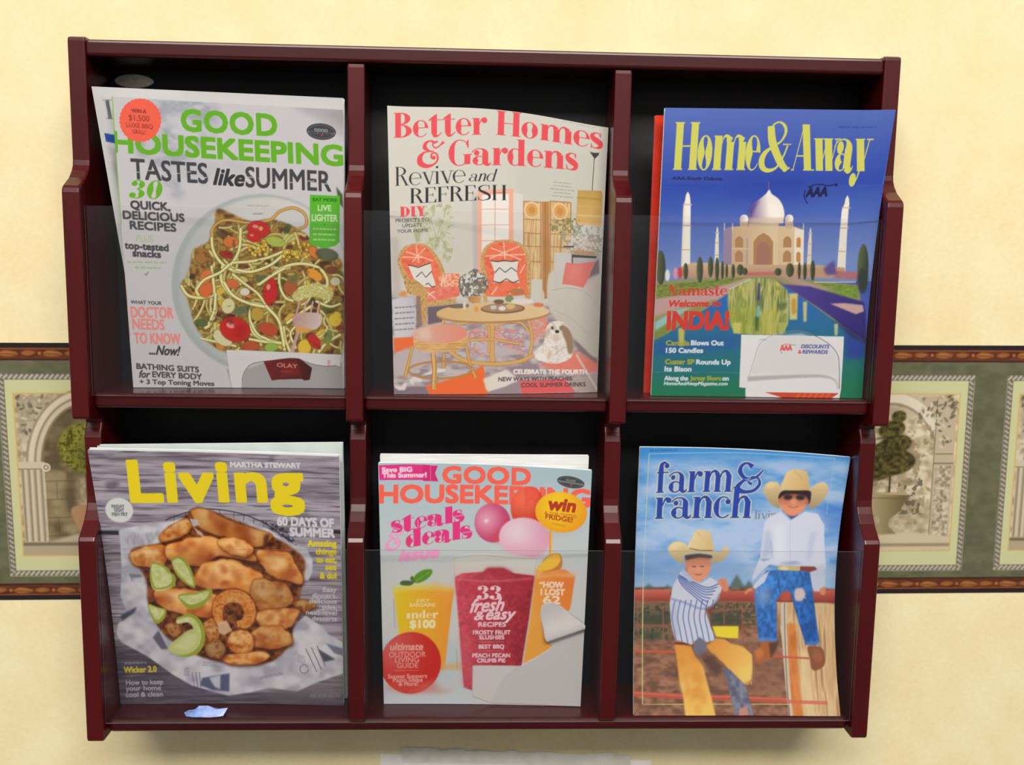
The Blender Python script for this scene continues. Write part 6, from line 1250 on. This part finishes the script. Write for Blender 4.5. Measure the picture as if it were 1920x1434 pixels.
def make_magazine(label, corners, page=None, shape=None, thick=0.005, gain=1.0, group='magazines in the wall rack', cover_mat=None, back_mat=None, pages_mat=None, pages_up=0.0, label_part=None, lift=None):
    """corners TL, TR, BR, BL in the rack's frame. Root Empty at the foot; front_cover, pages and back_cover are its parts."""
    C = [np.array(c, float) for c in corners]
    foot = rack_to_world((C[2] + C[3]) / 2)
    root = empty('magazine', foot); tag(root, label, 'magazine', group)
    c_, s_ = math.cos(TILT), math.sin(TILT)
    def S(U, V, off=0.0, inset=0.0, up=0.0):
        U = inset + U * (1 - 2 * inset); Vv = inset * .6 + V * (1 - inset * .6)
        P = ((1 - U) * (1 - Vv))[..., None] * C[0] + (U * (1 - Vv))[..., None] * C[1] + (U * Vv)[..., None] * C[2] + ((1 - U) * Vv)[..., None] * C[3]
        if shape is not None: P = P + np.stack(shape(U, Vv), -1)
        P = P + np.array((0, off, 0)); P[..., 2] += up * (1 - Vv)
        x, y, z = P[..., 0], P[..., 1], P[..., 2]
        return np.stack([x * c_ + z * s_ - foot.x, y - foot.y, ZH - x * s_ + z * c_ - foot.z], -1)
    def UV(w, h): return np.meshgrid(np.linspace(0, 1, w), np.linspace(0, 1, h))
    if page is not None:
        U, V = UV(page.w, page.h); me = grid_mesh('front_cover', S(U, V), page.a * gain); link_mesh('front_cover', me, M_PRINT, root)
    else:
        U, V = UV(24, 30); me = grid_mesh('front_cover', S(U, V)); link_mesh('front_cover', me, cover_mat, root, smooth=True)
    def slab(name, o0, o1, mat, inset, up=0.0):
        U, V = UV(25, 31); a = S(U, V, o0, inset, up); b = S(U, V, o1, inset, up); h, w = U.shape; bm = bmesh.new()
        A = [[bm.verts.new(a[i, j]) for j in range(w)] for i in range(h)]; B_ = [[bm.verts.new(b[i, j]) for j in range(w)] for i in range(h)]
        for i in range(h - 1):
            for j in range(w - 1):
                bm.faces.new((A[i + 1][j], A[i + 1][j + 1], A[i][j + 1], A[i][j])); bm.faces.new((B_[i][j], B_[i][j + 1], B_[i + 1][j + 1], B_[i + 1][j]))
        ring = [(0, j) for j in range(w)] + [(i, w - 1) for i in range(1, h)] + [(h - 1, j) for j in range(w - 2, -1, -1)] + [(i, 0) for i in range(h - 2, 0, -1)]
        for (i, j), (k, l) in zip(ring, ring[1:] + ring[:1]): bm.faces.new((A[i][j], A[k][l], B_[k][l], B_[i][j]))
        return bm_obj(name, bm, mat, root)
    slab('pages', 0.0003, thick, pages_mat or M_PAGES, 0.004, pages_up)
    slab('back_cover', thick + 0.0001, thick + 0.0005, back_mat or cover_mat or M_PAGES, 0.0, pages_up)
    if label_part is not None and page is not None:
        name, text, raise_fn, mat = label_part
        r = page.loops([page.m(page.label)]); x0, y0, cv = r; h, w = cv.shape
        U, V = np.meshgrid((np.arange(x0, x0 + w)) / (page.w - 1), (np.arange(y0, y0 + h)) / (page.h - 1))
        P = S(U, V); P[..., 1] -= raise_fn(U, V)
        me = grid_mesh(name, P, page.a[y0:y0 + h, x0:x0 + w] * gain)
        inside = cv > 0.5
        bm = bmesh.new(); bm.from_mesh(me); bm.verts.ensure_lookup_table(); flat = inside.reshape(-1)
        bmesh.ops.delete(bm, geom=[v for v in bm.verts if not flat[v.index]], context='VERTS')
        bm.to_mesh(me); bm.free()
        o = link_mesh(name, me, M_PRINT, root); o['label'] = text
    return root

def sm(x, a, b):
    t = np.clip((x - a) / (b - a), 0, 1); return t * t * (3 - 2 * t)
Z0 = lambda U: np.zeros_like(U)

# one flat function per magazine: how its paper bows (dx, dy, dz in metres)
def bow_green(U, V): return Z0(U), 0.002 * np.sin(np.pi * U), Z0(U)
def bow_room(U, V): return 0.004 * np.sin(np.pi * V) * U * 0, -0.004 * np.sin(np.pi * U) + 0.004 * np.sin(np.pi * V) * U, 0.0052 * np.sin(np.pi * np.clip(U, 0, 1)) ** 1.5 * (1 - V)
def bow_travel(U, V): return -0.0042 * np.sin(np.pi * V) * U, -0.004 * sm(U, .86, 1) * (1 - V), Z0(U)
def bow_fish(U, V): return 0.0030 * np.sin(np.pi * V) * (1 - U), 0.003 * np.sin(np.pi * U), Z0(U)
def bow_drinks(U, V): return Z0(U), 0.002 * np.sin(np.pi * U), 0.0015 * np.sin(np.pi * U) * (1 - V)
def bow_ranch(U, V): return -0.006 * np.sin(np.pi * V) * U, 0.009 * np.sin(np.pi * V) - 0.0025 * sm(V, .86, 1) * (.4 + .6 * sm(U, .5, 1)), 0.0025 * np.sin(np.pi * U) * (1 - V)

def build_magazines():
    # upper left: two standing one behind the other
    make_magazine('grey and white magazine half hidden behind the green-lettered salad magazine', [(-0.3290, -0.098, 0.5812), (-0.1192, -0.088, 0.5778), (-0.1240, -0.052, 0.3205), (-0.3080, -0.056, 0.3205)],
                  page=art_hidden_cover(), thick=0.006, gain=GAIN['green'])
    make_magazine('white magazine with green masthead and a bowl of salad noodles on the cover', [(-0.3083, -0.110, 0.5714), (-0.1180, -0.098, 0.5665), (-0.1246, -0.0585, 0.3206), (-0.3150, -0.066, 0.3206)],
                  page=art_green_cover(), shape=bow_green, thick=0.0045, gain=GAIN['green'], label_part=('mailing_label', 'torn white mailing label', lambda U, V: 0.0005 + 0 * U, M_LABEL))
    make_magazine('cream magazine with red masthead and two wicker armchairs on the cover', [(-0.0808, -0.098, 0.5708), (0.1145, -0.062, 0.5612), (0.1105, -0.066, 0.3206), (-0.0757, -0.092, 0.3206)],
                  page=art_room_cover(), shape=bow_room, thick=0.0055, gain=GAIN['room'])
    make_magazine('thin red-covered booklet behind the blue travel magazine', [(0.1535, -0.080, 0.5703), (0.3380, -0.086, 0.5700), (0.3400, -0.066, 0.3205), (0.1545, -0.066, 0.3205)],
                  thick=0.005, cover_mat=M_RED)
    make_magazine('blue travel magazine with a white domed mausoleum and reflecting pool', [(0.1583, -0.098, 0.5742), (0.3572, -0.103, 0.5755), (0.3525, -0.087, 0.3206), (0.1579, -0.084, 0.3206)],
                  page=art_travel_cover(), shape=bow_travel, thick=0.0035, gain=GAIN['travel'], label_part=('mailing_label', 'white mailing label with a torn flap', lambda U, V: 0.0005 + 0 * U, M_LABEL))
    # lower row
    make_magazine('pale green-backed magazine behind the fried fish magazine', [(-0.3385, -0.0945, 0.2722), (-0.1215, -0.0965, 0.2765), (-0.1235, -0.0600, 0.0173), (-0.3350, -0.0560, 0.0173)],
                  thick=0.006, cover_mat=M_GREENPAGES)
    make_magazine('grey plank-patterned magazine with yellow masthead and fried fish', [(-0.3425, -0.106, 0.2706), (-0.1225, -0.110, 0.2672), (-0.1252, -0.075, 0.0172), (-0.3362, -0.071, 0.0172)],
                  page=art_fish_cover(), shape=bow_fish, thick=0.005, gain=GAIN['fish'], pages_up=0.0012)
    make_magazine('white-edged magazine half hidden behind the coral-lettered fruit drinks magazine', [(-0.0885, -0.0905, 0.2650), (0.1010, -0.0935, 0.2660), (0.1000, -0.0620, 0.0173), (-0.0860, -0.0580, 0.0173)],
                  thick=0.005, cover_mat=M_PAGES)
    def flap(U, V):                                      # the torn paper lifts towards a fold and drops sharply behind it
        d = V - (.71 - (U - .80) * .342)
        return 0.0006 + 0.0055 * np.where(d < 0, np.exp(-(d / .060) ** 2), np.exp(-(d / .018) ** 2)) * sm(U, .70, .84)
    make_magazine('pale blue magazine with coral masthead and iced fruit drinks', [(-0.0891, -0.101, 0.2596), (0.1026, -0.106, 0.2553), (0.1013, -0.078, 0.0172), (-0.0873, -0.0715, 0.0172)],
                  page=art_drinks_cover(), shape=bow_drinks, thick=0.0042, gain=GAIN['drinks'], label_part=('torn_corner', 'white torn paper with a curled edge', flap, M_LABEL))
    make_magazine('blue sky magazine with two young cowboys on a fence', [(0.1514, -0.072, 0.2702), (0.3528, -0.069, 0.2614), (0.3468, -0.0965, 0.0172), (0.1496, -0.0955, 0.0172)],
                  page=art_ranch_cover(), shape=bow_ranch, thick=0.0025, gain=GAIN['ranch'])

def art_hidden_cover():
    pg = Page([(175, 163), (642, 180), (640, 735), (235, 730)], 300, 360, (206, 205, 204)); A = view(160, 150, 3.84)
    pg.poly(A(60, 60, 700, 60, 700, 140, 80, 140), (214, 214, 212), .8, 3)
    pg.serif('I', A(150, 300), A(210, 300), 38, (96, 96, 104), w=.16, h=.03, s=.1); pg.line(A(130, 120, 190, 330), 1.4, (180, 180, 180), .6)
    pg.poly(A(130, 405, 320, 440, 320, 510, 140, 470), (38, 76, 150)); pg.poly(A(150, 500, 260, 520, 300, 900, 240, 900), pg.mott([(150, 150, 156), (190, 190, 194)], 10, 14, 5), .9, 3); pg.poly(A(170, 620, 260, 640, 280, 900, 230, 900), (140, 138, 136), .7, 4)
    return pg

build_border()
build_magazines()

# ------------------------------------------------------------------ small things
def build_blue_shape():
    # a small crumpled pale blue shape on the lower left shelf
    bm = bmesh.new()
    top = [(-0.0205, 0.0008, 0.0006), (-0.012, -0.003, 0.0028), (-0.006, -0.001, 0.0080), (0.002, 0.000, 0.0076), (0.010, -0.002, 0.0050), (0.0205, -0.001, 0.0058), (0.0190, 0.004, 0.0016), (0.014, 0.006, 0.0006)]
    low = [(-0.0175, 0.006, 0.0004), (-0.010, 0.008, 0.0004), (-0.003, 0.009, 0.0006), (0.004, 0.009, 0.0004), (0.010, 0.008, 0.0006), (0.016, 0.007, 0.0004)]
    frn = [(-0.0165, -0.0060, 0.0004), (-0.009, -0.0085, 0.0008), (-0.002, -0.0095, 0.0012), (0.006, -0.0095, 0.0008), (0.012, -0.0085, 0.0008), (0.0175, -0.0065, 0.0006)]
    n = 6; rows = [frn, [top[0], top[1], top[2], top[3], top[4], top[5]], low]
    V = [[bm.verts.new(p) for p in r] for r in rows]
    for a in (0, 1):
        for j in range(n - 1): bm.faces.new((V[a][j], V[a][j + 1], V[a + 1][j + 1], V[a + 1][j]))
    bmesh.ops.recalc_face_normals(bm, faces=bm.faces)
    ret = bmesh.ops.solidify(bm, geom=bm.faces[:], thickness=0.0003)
    o = bm_obj('blue_shape', bm, M_BLUE, None, rack_to_world((-0.2510, -0.0895, 0.0172)))
    tag(o, 'crumpled pale blue shape on the lower shelf under the fried fish magazine', 'paper scrap')
build_blue_shape()

def build_notice():
    # worn strip of layered paper stuck to the wall below the rack
    root = empty('wall_notice', (0.045, 0, -0.26)); tag(root, 'worn pale paper notice stuck on the wall below the rack', 'notice')
    m1 = noise_color(new_mat('worn_paper', rough=0.7, spec=0.2), (0.80, 0.77, 0.72, 1), (0.88, 0.86, 0.82, 1), 45, 4)
    m2 = noise_color(new_mat('clear_tape_strip', rough=0.4, spec=0.4), (0.66, 0.63, 0.54, 1), (0.76, 0.73, 0.65, 1), 60, 3)
    R = random.Random(4)
    def sheet(name, outline, y, th, mat):
        bm = bmesh.new(); f = bm.faces.new([bm.verts.new((x, -y, z)) for x, z in outline]); r = bmesh.ops.extrude_face_region(bm, geom=[f])
        for v in r['geom']:
            if isinstance(v, bmesh.types.BMVert): v.co.y -= th
        return bm_obj(name, bm, mat, root)
    slope = -0.0425
    sheet('sheet', [(-0.1440, 0.0900), (0.1420, 0.0900 + slope * 0.286), (0.1400, 0.0), (-0.1420, 0.0)], 0.0003, 0.0005, m1)
    top = [(-0.1215, 0.0935)]; x = -0.1215
    while x < 0.117:
        st = R.uniform(0.008, 0.022); hgt = R.choice([0.0968, 0.0960, 0.0948, 0.0972]); top += [(x, hgt + slope * (x + .1215)), (min(x + st, .119), hgt + slope * (x + st + .1215))]; x += st
    top += [(0.120, 0.072), (-0.1215, 0.080)]
    sheet('torn_strip', top, 0.0009, 0.0003, m2)
build_notice()
